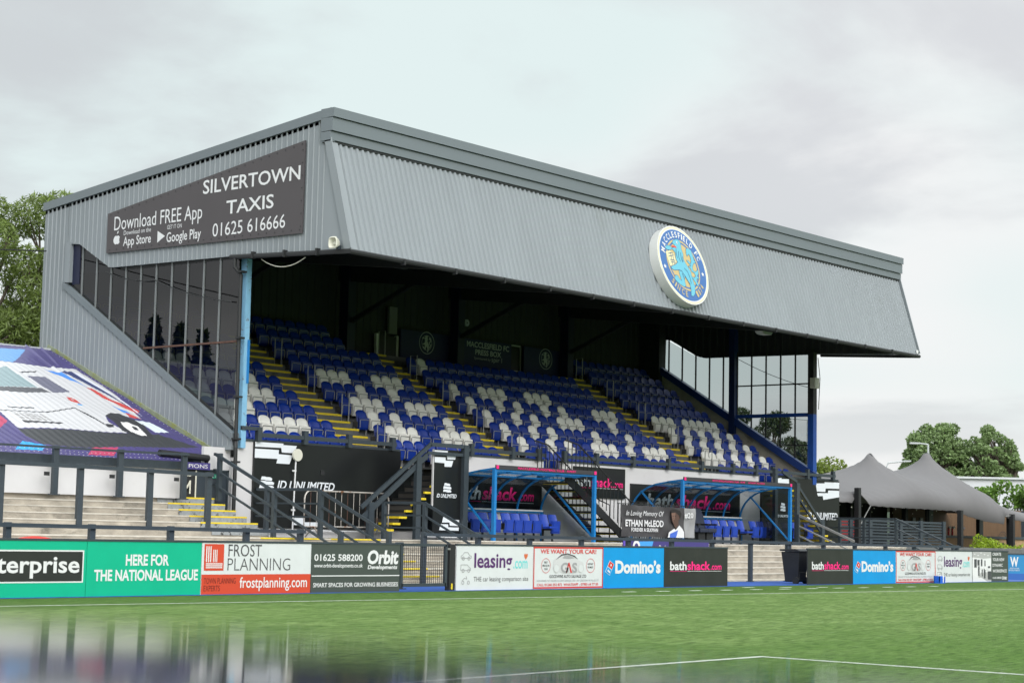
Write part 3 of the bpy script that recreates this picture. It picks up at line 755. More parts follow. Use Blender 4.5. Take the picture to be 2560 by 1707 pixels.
SHEAF = [[-0.826, 0.341], [-0.594, 0.413], [-0.408, 0.321], [-0.364, 0.189], [-0.353, 0.053], [-0.561, -0.072], [-0.769, -0.12], [-0.798, 0.13]]
TONGUE = [[-0.442, 0.601], [-0.294, 0.613], [-0.167, 0.611], [-0.179, 0.54], [-0.251, 0.559], [-0.382, 0.551]]
mb = MB()
on = lambda p, L: L + RU * p[0] + RV * p[1]
def cpoly(P, L, m): mb.poly([on(p, L) for p in P], m)
def stroke(P, wd, L, m):
    for a, b in zip(P, P[1:]):
        a = Vector((*a, 0)); b = Vector((*b, 0)); d = (b - a).normalized(); s = Vector((-d.y, d.x, 0)) * wd / 2
        mb.poly([on(q, L) for q in (a - s, b - s, b + s, a + s)], m)
for P in (LION, TAIL): stroke(P + [P[0]], 0.03, L3 - RN * 0.002, CD)
cpoly(LION, L3, CC_); cpoly(TAIL, L3, CC_); cpoly(SHEAF, L2 + RN * 0.001, CY); cpoly(TONGUE, L4, RED)
for (a, b) in (((-.7, .3), (-.45, .36)), ((-.72, .2), (-.42, .28)), ((-.68, .1), (-.4, .1)), ((-.66, .03), (-.4, .03)), ((-.56, .36), (-.6, -.1)), ((-.46, .33), (-.5, -.05))): stroke([a, b], 0.022, L3 - RN * .001, CD)
for P in ([(-.2, .52), (-.26, .36), (-.24, .2)], [(-.1, .45), (-.16, .25), (-.12, .1)], [(0, .42), (-.03, .24), (0, .1)], [(.06, .3), (.03, .12)], [(-.33, -.2), (-.18, -.22), (-.08, -.36)], [(-.07, -.36), (.02, -.5), (.12, -.63)], [(.0, -.1), (.14, -.2), (.2, -.4), (.2, -.6)], [(-.18, -.3), (-.14, -.5)]): stroke(P, 0.022, L4, CD)
mb.ring(on((-.07, .75), L4), RU, RV, 0, 0.045, WHITEP, 10); mb.ring(on((-.06, .75), L4 + RN * .003), RU, RV, 0, 0.02, CD, 8)
mb.build('lion_emblem', t)
mb = MB()
def star(p, r):
    mb.poly([on((p[0] + (r if i % 2 == 0 else r * 0.42) * math.sin(math.pi * i / 5), p[1] + (r if i % 2 == 0 else r * 0.42) * math.cos(math.pi * i / 5)), L3) for i in range(10)], WHITEP)
star((-1.05, -0.17), 0.085); star((1.0, -0.18), 0.085)
GW = dict(M=1.25, W=1.3, I=0.45, L=0.82, F=0.85, E=0.85, S=0.9, A=1.05, C=1.0, D=1.05, N=1.05)
def arc(s, a0, a1, r, h, m, inward=False):
    ws = [0.55 if ch == ' ' else GW.get(ch, 0.85) for ch in s]; T = sum(ws); acc = 0
    for ch, w_ in zip(s, ws):
        a = rad(a0 + (a1 - a0) * (acc + w_ / 2) / T); acc += w_
        if ch == ' ': continue
        rv = RU * math.cos(a) + RV * math.sin(a); tv = RU * math.sin(a) - RV * math.cos(a)
        if inward: rv2 = -rv; tv = -tv
        else: rv2 = rv
        cw = h * 0.72 * w_
        mb.text(ch, L3 + rv * (r + (h if inward else 0)) - tv * (cw * 0.44), tv, rv2, cw * 0.88, h, m, bold=0.02)
arc('MACCLESFIELD FC', 164, 14, 0.92, 0.20, WHITEP)
arc('SINCE', 213, 264, 0.90, 0.20, CG, True); arc('1874', 290, 325, 0.90, 0.20, CG, True)
mb.build('lettering', t)

# press box banners on the back wall
PALE = mat('pale_grey_print', (0.42, 0.44, 0.46), 0.6)
def lionmini(mb, x, z, y, s):
    for P in (LION, TAIL): mb.poly([(x + p[0] * s, y, z + p[1] * s) for p in P], PALE)
    mb.ring((x, y, z), X, Z, 1.17 * s, 1.25 * s, PALE, 32); mb.ring((x, y, z), X, Z, 0.8 * s, 0.85 * s, PALE, 32)
for (a, b, lab, k) in ((46.6, 49.22, 'navy banner with pale crest left of the press box sign', 0), (49.95, 52.65, 'navy press box banner with pale lettering at the back of the stand', 1), (53.4, 56.0, 'navy banner with pale crest right of the press box sign', 2)):
    t = thing('press_banner', lab, 'banner', (a, 44.1, 7.3), 'navy banners on the back wall')
    mb = MB(); mb.box((a, 44.10, 7.0), (b, 44.14, 8.26), NAVYB); mb.build('panel', t)
    mb = MB()
    if k == 1:
        wtext(mb, 'MACCLESFIELD FC', 50.1, 52.5, 7.96, 8.17, 44.09, PALE, bold=0.02); wtext(mb, 'PRESS BOX', 50.58, 52.05, 7.70, 7.9, 44.09, PALE, bold=0.02)
        wtext(mb, 'Sponsored by', 50.52, 51.45, 7.5, 7.62, 44.09, PALE); wtext(mb, 'spir l', 51.5, 52.1, 7.45, 7.68, 44.09, PALE)
        mb.build('lettering', t)
    else:
        lionmini(mb, 47.94 if k == 0 else 54.7, 7.88, 44.09, 0.32); mb.build('crest_print', t)
t = thing('wall_dial', 'small round pale dial above the press box banner', 'dial', (50.3, 44.3, 8.85)); mb = MB(); mb.tube([(50.3, 44.28, 8.85), (50.3, 44.36, 8.85)], 0.13, PALE, 16); mb.build('face', t)
mb = MB(); mb.tube([(50.3, 44.265, 8.85), (50.3, 44.285, 8.85)], 0.03, BLACK, 8); mb.build('hub', t)
# ---------------------------------------------------------------- stadium seats
SBLUE = mat('seat_blue_plastic', (0.004, 0.028, 0.235), 0.33, var=0.12, scale=1.7)
SWHITE = mat('seat_white_plastic', (0.76, 0.75, 0.71), 0.42, var=0.10, scale=1.7, stain=(0.55, 0.53, 0.47), stain_lim=(0.6, 0.8))
FRAME = mat('seat_frame_grey', (0.33, 0.33, 0.33), 0.45, metal=0.3)
BRK = mat('seat_bracket_dark', (0.05, 0.05, 0.055), 0.5)
def seat_back(m):
    mb = MB(); nx, nz = 8, 5; fr = []; bk = []
    for j in range(nz + 1):
        v = j / nz
        for i in range(nx + 1):
            u = i / nx * 2 - 1
            top = 0.835 - 0.05 * abs(u) ** 3.0 - 0.035 * u * u; z = 0.44 + (top - 0.44) * v
            x = 0.222 * u * (1 - 0.06 * v * v)
            y = -0.085 + 0.085 * v + 0.035 * u * u * (-1) - 0.01 * math.sin(v * 3)
            fr.append((x, y - 0.022, z)); bk.append((x, y + 0.012, z))
    k = (nx + 1) * (nz + 1); fs = []
    for j in range(nz):
        for i in range(nx):
            a = j * (nx + 1) + i; q = (a, a + 1, a + nx + 2, a + nx + 1)
            fs.append(q); fs.append(tuple(p + k for p in reversed(q)))
    edge = [i for i in range(nx + 1)] + [(j + 1) * (nx + 1) - 1 for j in range(1, nz + 1)] + [nz * (nx + 1) + i for i in range(nx - 1, -1, -1)] + [j * (nx + 1) for j in range(nz - 1, 0, -1)]
    for a, b in zip(edge, edge[1:] + edge[:1]): fs.append((b, a, a + k, b + k))
    mb.add(fr + bk, fs, m); return mb
def seat_pan(m):
    mb = MB(); out = []
    sec = [(0.60, -0.115, -0.175, 0.19), (0.585, -0.10, -0.215, 0.205), (0.50, -0.10, -0.215, 0.205), (0.30, -0.10, -0.195, 0.195), (0.235, -0.105, -0.17, 0.18)]
    vs = []
    for (z, yb, yf, hw) in sec:
        for (sx_, yy) in ((-1, yb), (-1, yf + 0.012), (-0.93, yf), (0.93, yf), (1, yf + 0.012), (1, yb)): vs.append((sx_ * hw, yy, z))
    fs = []
    for j in range(len(sec) - 1):
        for i in range(6):
            a = j * 6 + i; b = j * 6 + (i + 1) % 6; fs.append((a, a + 6, b + 6, b))
    fs.append((0, 1, 2, 3, 4, 5)); fs.append(tuple((len(sec) - 1) * 6 + i for i in (5, 4, 3, 2, 1, 0)))
    mb.add(vs, fs, m); return mb
def seat_frame():
    mb = MB(); mb.tube([(-0.185, -0.215, 0.29), (-0.19, -0.228, 0.50), (-0.165, -0.228, 0.53), (0.165, -0.228, 0.53), (0.19, -0.228, 0.50), (0.185, -0.215, 0.29)], 0.011, FRAME, 5); return mb
def seat_bracket():
    mb = MB(); mb.box((-0.243, -0.16, 0.30), (-0.222, 0.02, 0.47), BRK); mb.box((0.222, -0.16, 0.30), (0.243, 0.02, 0.47), BRK)
    mb.bar((-0.243, -0.03, 0.30), (0.243, -0.03, 0.30), 0.04, 0.04, FRAME); mb.bar((-0.225, -0.02, 0.0), (-0.225, -0.02, 0.3), 0.03, 0.05, FRAME); return mb
def seat_tag():
    mb = MB(); mb.ring((0, -0.034, 0.775), X, Z, 0, 0.02, WHITEP, 10); return mb
ME = dict(backB=seat_back(SBLUE).mesh('backrest', smooth=False), backW=seat_back(SWHITE).mesh('backrest'), panB=seat_pan(SBLUE).mesh('seat_pan'), panW=seat_pan(SWHITE).mesh('seat_pan'),
          frame=seat_frame().mesh('pan_frame'), brk=seat_bracket().mesh('bracket'), tag=seat_tag().mesh('number_tag'))
for k in ('backB', 'backW'): ME[k].polygons.foreach_set('use_smooth', [len(p.vertices) == 4 for p in ME[k].polygons])
def child(name, me, parent):
    o = bpy.data.objects.new(name, me); COL.objects.link(o); o.parent = parent; return o
def make_seat(name, blue, loc, label, cat, group):
    r = thing(name, label, cat, loc, group)
    b = child('backrest', ME['backB' if blue else 'backW'], r); child('seat_pan', ME['panB' if blue else 'panW'], r)
    child('pan_frame', ME['frame'], r); child('bracket', ME['brk'], r)
    if blue: child('number_tag', ME['tag'], b)
    return r
PAT = {1: ['BBBBBBBBBB', 'BBBBBBBBBB', 'B' * 19, 'BBBBBBBBBB'],
       2: ['BWWBWWWWBB', 'BWWWBBWWWB', 'BWBBWBWBBWWWBWBWWWB', 'WWWBWBWBWB'],
       3: ['WBWWWBBBBB', 'BWBWBBBBWB', 'BWBBWBWBBBBWBBBWBBB', 'WBWBWBWBWB'],
       4: ['WWWBBWWWBB', 'BWWWBBWWWB', 'BWBBWBWBBWWWBBBWBBB', 'WBWBWBWBWB'],
       5: ['WBBWWWWWBB', 'BBBWBBWBBB', 'BWBBWBWBBWBWBBBWWWB', 'WWWBWWWWWB'],
       6: ['BWWWBBBBBB', 'BWWWBBWWWB', 'BWBBWWWBBWWWBBBBBBB', 'BBBBBBBBBB']}
BL = [(37.04 - 0.483 * 9, 0.483, 10, 'left-hand block'), (39.2, 0.484, 10, 'second block from the left'), (45.34, 0.492, 19, 'wide middle block'), (56.43, 0.497, 10, 'right-hand block')]
ORD = ['first', 'second', 'third', 'fourth', 'fifth', 'sixth', 'seventh', 'eighth', 'ninth', 'tenth', 'eleventh', 'twelfth', 'thirteenth', 'fourteenth', 'fifteenth', 'sixteenth', 'seventeenth', 'eighteenth', 'nineteenth']
allseats = []
for r in range(10):
    pats = PAT.get(r + 1, ['B' * 10, 'B' * 10, ('BW' + 'B' * 17) if r == 7 else 'B' * 19, 'B' * 10])
    for bi, (x0, pt, n, bn) in enumerate(BL):
        if bi == 2 and r > 7: continue
        for k in range(n):
            if bi == 1 and r > 7 and k > 7: continue
            allseats.append((r, bi, k, pats[bi][k] == 'B', Vector((x0 + pt * k, RY + RD * r + 0.70, R0 + RH * r))))
def hidden(p):
    c = p + Vector((0, 0, 0.6)); s = (XL - CP.x) / (c.x - CP.x); q = CP + (c - CP) * s
    return q.y > 36.45 and (q.z < lerp(SILL, q.y) or q.z > lerp(UPB[:-1], q.y))
vis = [s for s in allseats if not hidden(s[4])]
vis.sort(key=lambda s: (s[4] - CP).length)
near = vis[:300]; far = vis[300:]
for (r, bi, k, blue, p) in near:
    colr = 'blue' if blue else 'white'
    make_seat('stadium_seat', blue, p, '%s folded seat, %s from left in the %s row up, %s' % (colr, ORD[k], ORD[r], BL[bi][3]), 'seat', 'seats in the main stand')
fm = MB()
for (r, bi, k, blue, p) in far:
    for src in (seat_back(SBLUE if blue else SWHITE), seat_pan(SBLUE if blue else SWHITE), seat_frame(), seat_bracket()) + ((seat_tag(),) if blue else ()):
        n = len(fm.v); fm.v.extend(v + p for v in src.v); fm.f.extend(tuple(i + n for i in q) for q in src.f); fm.m.extend(fm.mi(src.mats[j]) for j in src.m)
o = fm.build('stadium_seats'); tag(o, 'folded seats in the upper and farther rows of the stand', 'seats', 'seats in the main stand', 'stuff')

# ---------------------------------------------------------------- hoardings on the stand front
HB = mat('hoarding_black', (0.008, 0.009, 0.010), 0.28)
PRG = mat('pale_blue_white_print', (0.66, 0.69, 0.73), 0.4)
def idlogo(mb, x, z, w_, h, y):
    """three slanted waving bars"""
    for i, (dx, ln) in enumerate(((0.10, 0.72), (0.0, 0.95), (0.0, 0.95))):
        z0 = z + h * (0.69 - 0.345 * i); hh = h * 0.27
        a = x + w_ * (dx); b = a + w_ * ln; c = (a + b) / 2 - w_ * .1
        mb.poly([(a, y, z0), (c, y, z0), (c + w_ * .08, y, z0 - h * .05), (b, y, z0 - h * .05), (b + w_ * .02, y, z0 + hh * .5), (b - w_ * .12, y, z0 + hh - h * .04), (c + w_ * .1, y, z0 + hh - h * .04), (c, y, z0 + hh), (a + w_ * .06, y, z0 + hh)], PRG)
t = thing('hoarding', 'wide black hoarding with pale flag graphic and white lettering on the stand front', 'hoarding', (32.89, 36.33, 1.24), 'black hoardings on the stand front')
mb = MB(); mb.box((32.89, 36.315, 1.24), (38.5, 36.385, 3.5), HB); mb.box((38.5, 36.315, 1.24), (39.9, 36.385, 3.02), HB); mb.build('panel', t)
mb = MB(); FY = 36.308
for P in ([[32.895, 3.49], [33.909, 3.49], [33.903, 3.45], [34.40, 3.45], [34.31, 3.25], [33.858, 3.25], [33.83, 3.37], [32.896, 3.36]], [[32.892, 3.31], [33.749, 3.31], [33.745, 3.20], [34.261, 3.19], [34.151, 2.95], [33.672, 2.95], [33.709, 3.07], [32.892, 3.07]], [[34.39, 1.52], [34.781, 1.52], [34.786, 1.41], [35.637, 1.41], [35.633, 1.29], [34.747, 1.29], [34.746, 1.33], [34.376, 1.33]]): wpoly(mb, P, FY, PRG)
mb.build('flag_graphic', t)
mb = MB(); wtext(mb, 'ID UNLIMITED', 33.73, 35.875, 2.27, 2.50, FY, PRG, bold=0.02, shear=0.25); idlogo(mb, 33.08, 2.28, 0.55, 0.32, FY); mb.build('lettering', t)
mb = MB(); mb.box((35.32, 36.30, 2.7), (35.47, 36.312, 2.84), BLACKM); mb.build('vent', t)
def tall(x0, x1, z1, gr, lab, y):
    t = thing('hoarding', lab, 'hoarding', (x0, y, 1.05), 'black hoardings on the stand front')
    mb = MB(); mb.box((x0, y, 1.1), (x1, y + .05, z1), HB); mb.box((x0 - 0.03, y - 0.005, 1.9), (x0, y + .05, z1), WHITE); mb.build('panel', t)
    mb = MB()
    for P in gr: wpoly(mb, P, y - 0.006, PRG)
    mb.build('flag_graphic', t)
    return t
t = tall(38.58, 39.76, 3.55, [[[38.593, 3.528], [39.157, 3.528], [39.15, 3.47], [39.504, 3.46], [39.479, 3.29], [39.141, 3.282], [39.112, 3.392], [38.599, 3.385]], [[38.601, 3.335], [39.064, 3.339], [39.067, 3.246], [39.395, 3.253], [39.325, 3.076], [39.024, 3.07], [39.02, 3.17], [38.607, 3.179]], [[39.027, 1.645], [39.352, 1.651], [39.37, 1.578], [39.71, 1.567], [39.706, 1.4], [39.311, 1.403], [39.293, 1.493], [38.973, 1.488]], [[38.91, 1.443], [39.244, 1.442], [39.247, 1.359], [39.707, 1.356], [39.695, 1.265], [38.866, 1.271]]], 'tall narrow black hoarding beside the yellow exit stairs', 35.09)
mb = MB(); wtext(mb, 'ID UNLIMITED', 38.72, 39.57, 2.19, 2.30, 35.083, PRG, bold=0.02, shear=0.25); idlogo(mb, 38.99, 2.36, 0.36, 0.26, 35.083); mb.build('lettering', t)
t = tall(56.9, 57.78, 3.5, [[[56.92, 3.374], [57.214, 3.403], [57.214, 3.361], [57.73, 3.379], [57.732, 3.145], [57.217, 3.137], [57.216, 3.213], [56.93, 3.19]]], 'tall narrow black hoarding seen through the right dugout end', 35.09)
mb = MB(); wtext(mb, 'ID UNLIMITED', 56.95, 57.73, 1.99, 2.08, 35.083, PRG, bold=0.02, shear=0.25); idlogo(mb, 57.15, 2.22, 0.36, 0.30, 35.083); mb.build('lettering', t)
t = thing('hoarding', 'wide black hoarding at the right end beside the grey tent', 'hoarding', (59.0, 36.33, 1.1), 'black hoardings on the stand front')
mb = MB(); mb.box((57.85, 36.315, 1.05), (59.9, 36.385, 3.0), HB); mb.box((59.9, 36.315, 1.05), (63.5, 36.385, 3.49), HB); mb.build('panel', t)
mb = MB()
for P in ([[61.694, 3.355], [62.355, 3.377], [62.355, 3.422], [63.479, 3.446], [63.48, 3.204], [62.445, 3.185], [62.42, 3.049], [61.784, 3.052]], [[61.784, 2.985], [62.625, 3.01], [62.624, 3.114], [63.481, 3.126], [63.482, 2.875], [62.271, 2.742], [62.226, 2.885], [61.873, 2.875]]): wpoly(mb, P, FY, PRG)
mb.build('flag_graphic', t)
mb = MB(); wtext(mb, 'ID UNLIMITED', 61.05, 63.35, 1.98, 2.25, FY, PRG, bold=0.02, shear=0.25); mb.build('lettering', t)
def bathshack(mb, x0, x1, z0, z1, y, shear=0.0, ul=True):
    L = x1 - x0; h = z1 - z0
    wtext(mb, 'bath', x0, x0 + L * .315, z0 + h * .12, z1, y, WHITEP, bold=0.025, shear=shear)
    wtext(mb, 'shack', x0 + L * .33, x0 + L * .775, z0 + h * .12, z1, y, PINK, bold=0.025, shear=shear)
    wtext(mb, '.com', x0 + L * .785, x0 + L, z0 + h * .14, z0 + h * .60, y, PINK, bold=0.02, shear=shear)
    if ul:
        mb.box((x0, y - .001, z0), (x0 + L * .32, y, z0 + h * .035), PINK); mb.box((x0 + L * .33, y - .001, z0 + h * .0), (x0 + L, y, z0 + h * .035), WHITEP)
for (a, b, z0, z1, l0, l1, m0, m1, sh, lab) in ((41.2, 45.0, 1.97, 2.92, 40.9, 44.6, 2.15, 2.62, 0.2, 'black board with slanted pink lettering behind the left dugout'), (46.64, 49.40, 2.42, 3.41, 46.68, 49.27, 2.73, 3.08, 0, 'black board with pink lettering on the white wall between the dugouts'), (49.75, 56.4, 1.87, 2.95, 50.62, 55.75, 2.12, 2.66, 0.2, 'long black board with slanted pink lettering behind the right dugout')):
    t = thing('wall_advert', lab, 'advert board', (a, 36.32, z0), 'black and pink adverts on the white wall')
    mb = MB(); mb.box((a, 36.325, z0), (b, 36.385, z1), HB); mb.build('panel', t)
    mb = MB(); bathshack(mb, l0, l1, m0, m1, 36.318, sh); mb.build('lettering', t)
# round lamp on a white conduit
t = thing('disc_lamp', 'round white disc on a thin white conduit before the wide black hoarding', 'lamp', (34.3, 36.2, 1.2))
mb = MB(); mb.tube([(34.32, 36.16, 3.2), (34.32, 36.22, 3.2)], 0.165, CREAM, 24); mb.build('disc', t)
mb = MB(); mb.tube([(34.3, 36.22, 3.1), (34.27, 36.24, 1.18)], 0.022, WHITEP, 6)
for z in (2.75, 1.7): mb.box((34.22, 36.22, z), (34.33, 36.27, z + .05), WHITEP)
mb.build('conduit', t)
t = thing('wall_conduit', 'white pipe along the foot of the black hoarding', 'pipe', (33, 36.25, 1.18)); mb = MB()
mb.tube([(32.95, 36.27, 1.19), (38.2, 36.27, 1.17)], 0.025, WHITEP, 6); mb.tube([(37.9, 35.0, 1.09), (39.8, 35.0, 1.07)], 0.02, WHITEP, 6); mb.build('pipe', t)
mb = MB()
for x in (33.6, 35.4, 37.0): mb.box((x, 36.24, 1.15), (x + .05, 36.31, 1.22), WHITEP)
mb.build('clips', t)

# ---------------------------------------------------------------- dugouts
SEC = [(34.2, 3.06), (34.75, 3.0), (35.3, 2.91), (35.62, 2.80), (35.86, 2.66), (36.06, 2.47), (36.19, 2.27), (36.27, 2.05), (36.29, 1.88)]
def dugout(x0, x1, nribs, label, texts):
    t = thing('dugout', label, 'dugout', (x0, 34.2, 1.0), 'dugouts on the concourse')
    mb = MB()
    for x in (x0, x1): mb.box((x - .05, 34.15, 1.0), (x + .05, 34.25, 3.07), DUGB); mb.box((x - .035, 36.2, 1.0), (x + .035, 36.28, 1.9), DUGB)
    mb.build('posts', t)
    for i in range(nribs):
        x = x0 + (x1 - x0) * i / (nribs - 1); r = MB()
        for (a, b), (c, d) in zip(SEC, SEC[1:]): r.bar((x, a, b), (x, c + (c - a) * .08, d + (d - b) * .08), 0.05, 0.05, DUGB)
        if 0 < i < nribs - 1: r.box((x - .025, 36.25, 1.0), (x + .025, 36.3, 1.9), DUGB)
        r.build('rib', t)
    mb = MB(); mb.box((x0, 34.17, 2.99), (x1, 34.25, 3.05), DUGB); mb.box((x0, 36.22, 1.86), (x1, 36.27, 1.91), DUGB); mb.box((x0, 36.19, 1.91), (x1, 36.25, 1.955), WHITEP)
    for y, z in ((34.75, 2.96), (35.3, 2.87)): mb.box((x0, y, z), (x1, y + .05, z + .05), DUGB)
    mb.build('rails', t)
    mb = MB()
    for (a, b), (c, d) in zip(SEC, SEC[1:]): mb.poly([(x0, a, b + .035), (x1, a, b + .035), (x1, c, d + .035), (x0, c, d + .035)], CLEAR)
    mb.build('curved_roof', t)
    for x in (x0, x1):
        mb = MB(); mb.poly([(x, a, b) for a, b in SEC] + [(x, 36.29, 1.15), (x, 34.22, 1.15)], CLEAR); mb.build('end_panel', t)
        mb = MB(); mb.bar((x, 35.86, 2.70), (x, 34.26, 1.18), 0.06, 0.05, DUGB); mb.build('brace', t)
    mb = MB(); mb.box((x0 - .02, 34.13, 3.045), (x1 + .04, 34.17, 3.165), mat('header_charcoal', (0.035, 0.034, 0.04), 0.5)); mb.build('header', t)
    mb = MB()
    for s, a, b, z0, z1 in texts: wtext(mb, s, a, b, z0, z1, 34.122, PINK, bold=0.015)
    for x in (x0 + 0.04, x1 - 0.05): mb.box((x - .05, 34.12, 3.055), (x + .05, 34.129, 3.155), PINK)
    mb.build('lettering', t)
    return t
dugout(40.2, 44.92, 5, 'blue framed curved dugout at the left marked AWAY', (('MACCLESFIELD FOOTBALL CLUB - AWAY', 41.15, 43.9, 3.075, 3.14),))
dugout(49.67, 56.35, 7, 'longer blue framed curved dugout at the right marked HOME', (('MACCLESFIELD FOOTBALL CLUB - HOME', 51.3, 53.3, 3.075, 3.13), ('#AGAINST ALL ODDS', 53.5, 54.55, 3.075, 3.13)))
DS = mat('dugout_seat_blue', (0.018, 0.055, 0.36), 0.35, var=0.1, scale=2)
def dseat_back():
    mb = MB(); nx = 6; vs = []
    for z, yy in ((0.40, -0.02), (0.55, 0.0), (0.78, 0.07), (0.82, 0.09)):
        for i in range(nx + 1):
            u = i / nx * 2 - 1; vs.append((0.2 * u * (1 if z < 0.8 else 0.9), yy - 0.05 * u * u, z))
    k = len(vs); vs += [(x, y + .03, z) for x, y, z in vs]; fs = []
    for j in range(3):
        for i in range(nx):
            a = j * (nx + 1) + i; q = (a, a + 1, a + nx + 2, a + nx + 1); fs += [q, tuple(p + k for p in reversed(q))]
    edge = list(range(nx + 1)) + [(j + 1) * (nx + 1) - 1 for j in range(1, 4)] + [3 * (nx + 1) + i for i in range(nx - 1, -1, -1)] + [j * (nx + 1) for j in (2, 1)]
    for a, b in zip(edge, edge[1:] + edge[:1]): fs.append((b, a, a + k, b + k))
    return mb.add(vs, fs, DS)
def dseat_pan(down=False):
    mb = MB()
    if down: mb.prism([(-.19, -.42, .40), (.19, -.42, .40), (.2, -.05, .37), (-.2, -.05, .37)], (0, 0, .06), DS)
    else: mb.prism([(-.19, -.16, .62), (.19, -.16, .62), (.2, -.13, .24), (-.2, -.13, .24)], (0, .06, 0), DS); mb.prism([(-.15, -.165, .57), (.15, -.165, .57), (.16, -.14, .29), (-.16, -.14, .29)], (0, -.015, 0), DS)
    return mb
def dseat_leg():
    mb = MB(); mb.bar((0, 0, 0), (0, 0, .36), .05, .05, BLACKM); mb.box((-.21, -.12, .33), (.21, .02, .38), BLACKM); mb.box((-.225, -.14, .36), (-.2, 0, .52), BLACKM); mb.box((.2, -.14, .36), (.225, 0, .52), BLACKM); return mb
DM = dict(back=dseat_back().mesh('backrest'), pan=dseat_pan().mesh('seat_pan'), pand=dseat_pan(True).mesh('seat_pan'), leg=dseat_leg().mesh('leg_frame'))
def dug_seat(x, y, label, down=False, dz=0):
    r = thing('tip_up_chair', label, 'seat', (x, y, 1.0 + dz), 'blue seats in the dugouts')
    child('backrest', DM['back'], r); child('seat_pan', DM['pand' if down else 'pan'], r); child('leg_frame', DM['leg'], r); return r
for i, x in enumerate((40.75, 41.23, 41.70, 42.28, 42.72, 43.15, 43.62, 44.07, 44.53)):
    dug_seat(x, 35.5, ('blue seat with its pan folded down in the left dugout' if i == 7 else 'blue tip-up seat, %s from the left in the left dugout' % ORD[i]), i == 7)
for i, x in enumerate((53.08, 53.55, 54.06, 54.58, 55.15, 55.96, 56.46, 57.2, 57.73, 58.2, 58.7)):
    dug_seat(x, 35.5, 'blue tip-up seat, %s from the right dugout’s padded chairs' % ORD[i], i == 4)
dug_seat(59.72, 35.5, 'blue tip-up seat standing alone under the right exit stairs')
PAD = mat('padded_dark_blue', (0.016, 0.022, 0.045), 0.6)
for i, x in enumerate((51.55, 52.15, 52.65)):
    r = thing('padded_chair', 'dark padded high-backed chair, %s from the left behind the memorial banner' % ORD[i], 'chair', (x, 35.3, 1.0), 'padded chairs in the right dugout')
    mb = MB(); mb.prism([(x - .24, 35.42, 1.5), (x + .24, 35.42, 1.5), (x + .26, 35.55, 1.95), (x + .16, 35.6, 2.2), (x - .16, 35.6, 2.2), (x - .26, 35.55, 1.95)], (0, .1, 0), PAD); mb.build('backrest', r, bevel=.03)
    mb = MB(); mb.box((x - .25, 34.98, 1.38), (x + .25, 35.45, 1.52), PAD); mb.build('seat', r, bevel=.03)
    mb = MB(); mb.box((x - .29, 35.0, 1.62), (x - .24, 35.45, 1.68), BLACKM); mb.box((x + .24, 35.0, 1.62), (x + .29, 35.45, 1.68), BLACKM); mb.box((x - .2, 35.1, 1.0), (x + .2, 35.4, 1.4), BLACKM); mb.build('arm_frame', r)

# memorial banner with the fence that carries it
t = thing('memorial_banner', 'dark memorial banner with white lettering and a printed footballer portrait', 'banner', (45.5, 33.6, 1.2))
mb = MB(); MBK = mat('banner_charcoal', (0.045, 0.042, 0.045), 0.5); 
NX, NZ = 40, 12
def my(u, v): return 33.60 - 0.02 * math.sin(u * 23 + v * 5) * (0.3 + v) - 0.012 * math.sin(u * 61 - v * 9) - 0.02 * math.sin(v * 7 + u * 9)
MG = mat('banner_grey_end', (0.26, 0.26, 0.265), 0.5)
vs = [(45.52 + 4.0 * i / NX, my(i / NX, j / NZ), (1.20 - 0.01 * i / NX) + (0.985 - .035 * i / NX - 0.02 * abs(math.sin(i / NX * 19))) * j / NZ) for j in range(NZ + 1) for i in range(NX + 1)]
for j in range(NZ):
    for i in range(NX):
        a = j * (NX + 1) + i
        if len(mb.v) == 0: mb.v.extend(Vector(p) for p in vs)
        mb.f.append((a, a + 1, a + NX + 2, a + NX + 1)); mb.m.append(mb.mi(MBK if i < NX * 0.83 else MG))
mb.build('cloth', t, smooth=True)
mb = MB(); yy = 33.545
wtext(mb, 'In Loving Memory Of', 45.69, 47.7, 1.80, 2.0, yy, WHITEP, shear=0.35); wtext(mb, 'ETHAN McLEOD', 45.67, 47.69, 1.51, 1.72, yy, WHITEP, bold=0.03); wtext(mb, 'FOREVER A SILKMAN', 45.98, 47.39, 1.355, 1.475, yy, WHITEP, bold=0.02); wtext(mb, '#20', 48.85, 49.34, 1.80, 1.99, yy, WHITEP, bold=0.02)
mb.build('lettering', t)
mb = MB(); SKIN = mat('portrait_skin', (0.075, 0.04, 0.028), 0.6); HAIR = mat('portrait_hair', (0.012, 0.009, 0.008), 0.6); SK2 = mat('portrait_skin_light', (0.16, 0.09, 0.065), 0.6); SHB = mat('portrait_shirt_blue', (0.05, 0.12, 0.50), 0.5)
wpoly(mb, [[48.091, 2.024], [48.339, 2.029], [48.548, 1.98], [48.615, 1.791], [48.50, 1.742], [48.514, 1.6], [48.35, 1.479], [48.265, 1.596], [48.159, 1.70], [48.114, 1.877]], yy, SKIN)
wpoly(mb, [[48.12, 1.98], [48.33, 1.99], [48.30, 1.80], [48.22, 1.68], [48.15, 1.80]], yy - .003, SK2)
wpoly(mb, [[48.071, 1.96], [48.11, 2.065], [48.338, 2.088], [48.589, 2.041], [48.675, 1.935], [48.593, 1.78], [48.528, 1.90], [48.339, 1.985]], yy - .006, HAIR)
for x in (48.17, 48.29): wpoly(mb, [[x, 1.875], [x + .06, 1.885], [x + .06, 1.86], [x, 1.86]], yy - .006, HAIR)
wpoly(mb, [[48.18, 1.735], [48.27, 1.74], [48.25, 1.715]], yy - .006, HAIR); wpoly(mb, [[48.215, 1.84], [48.24, 1.78], [48.20, 1.78]], yy - .006, SKIN)
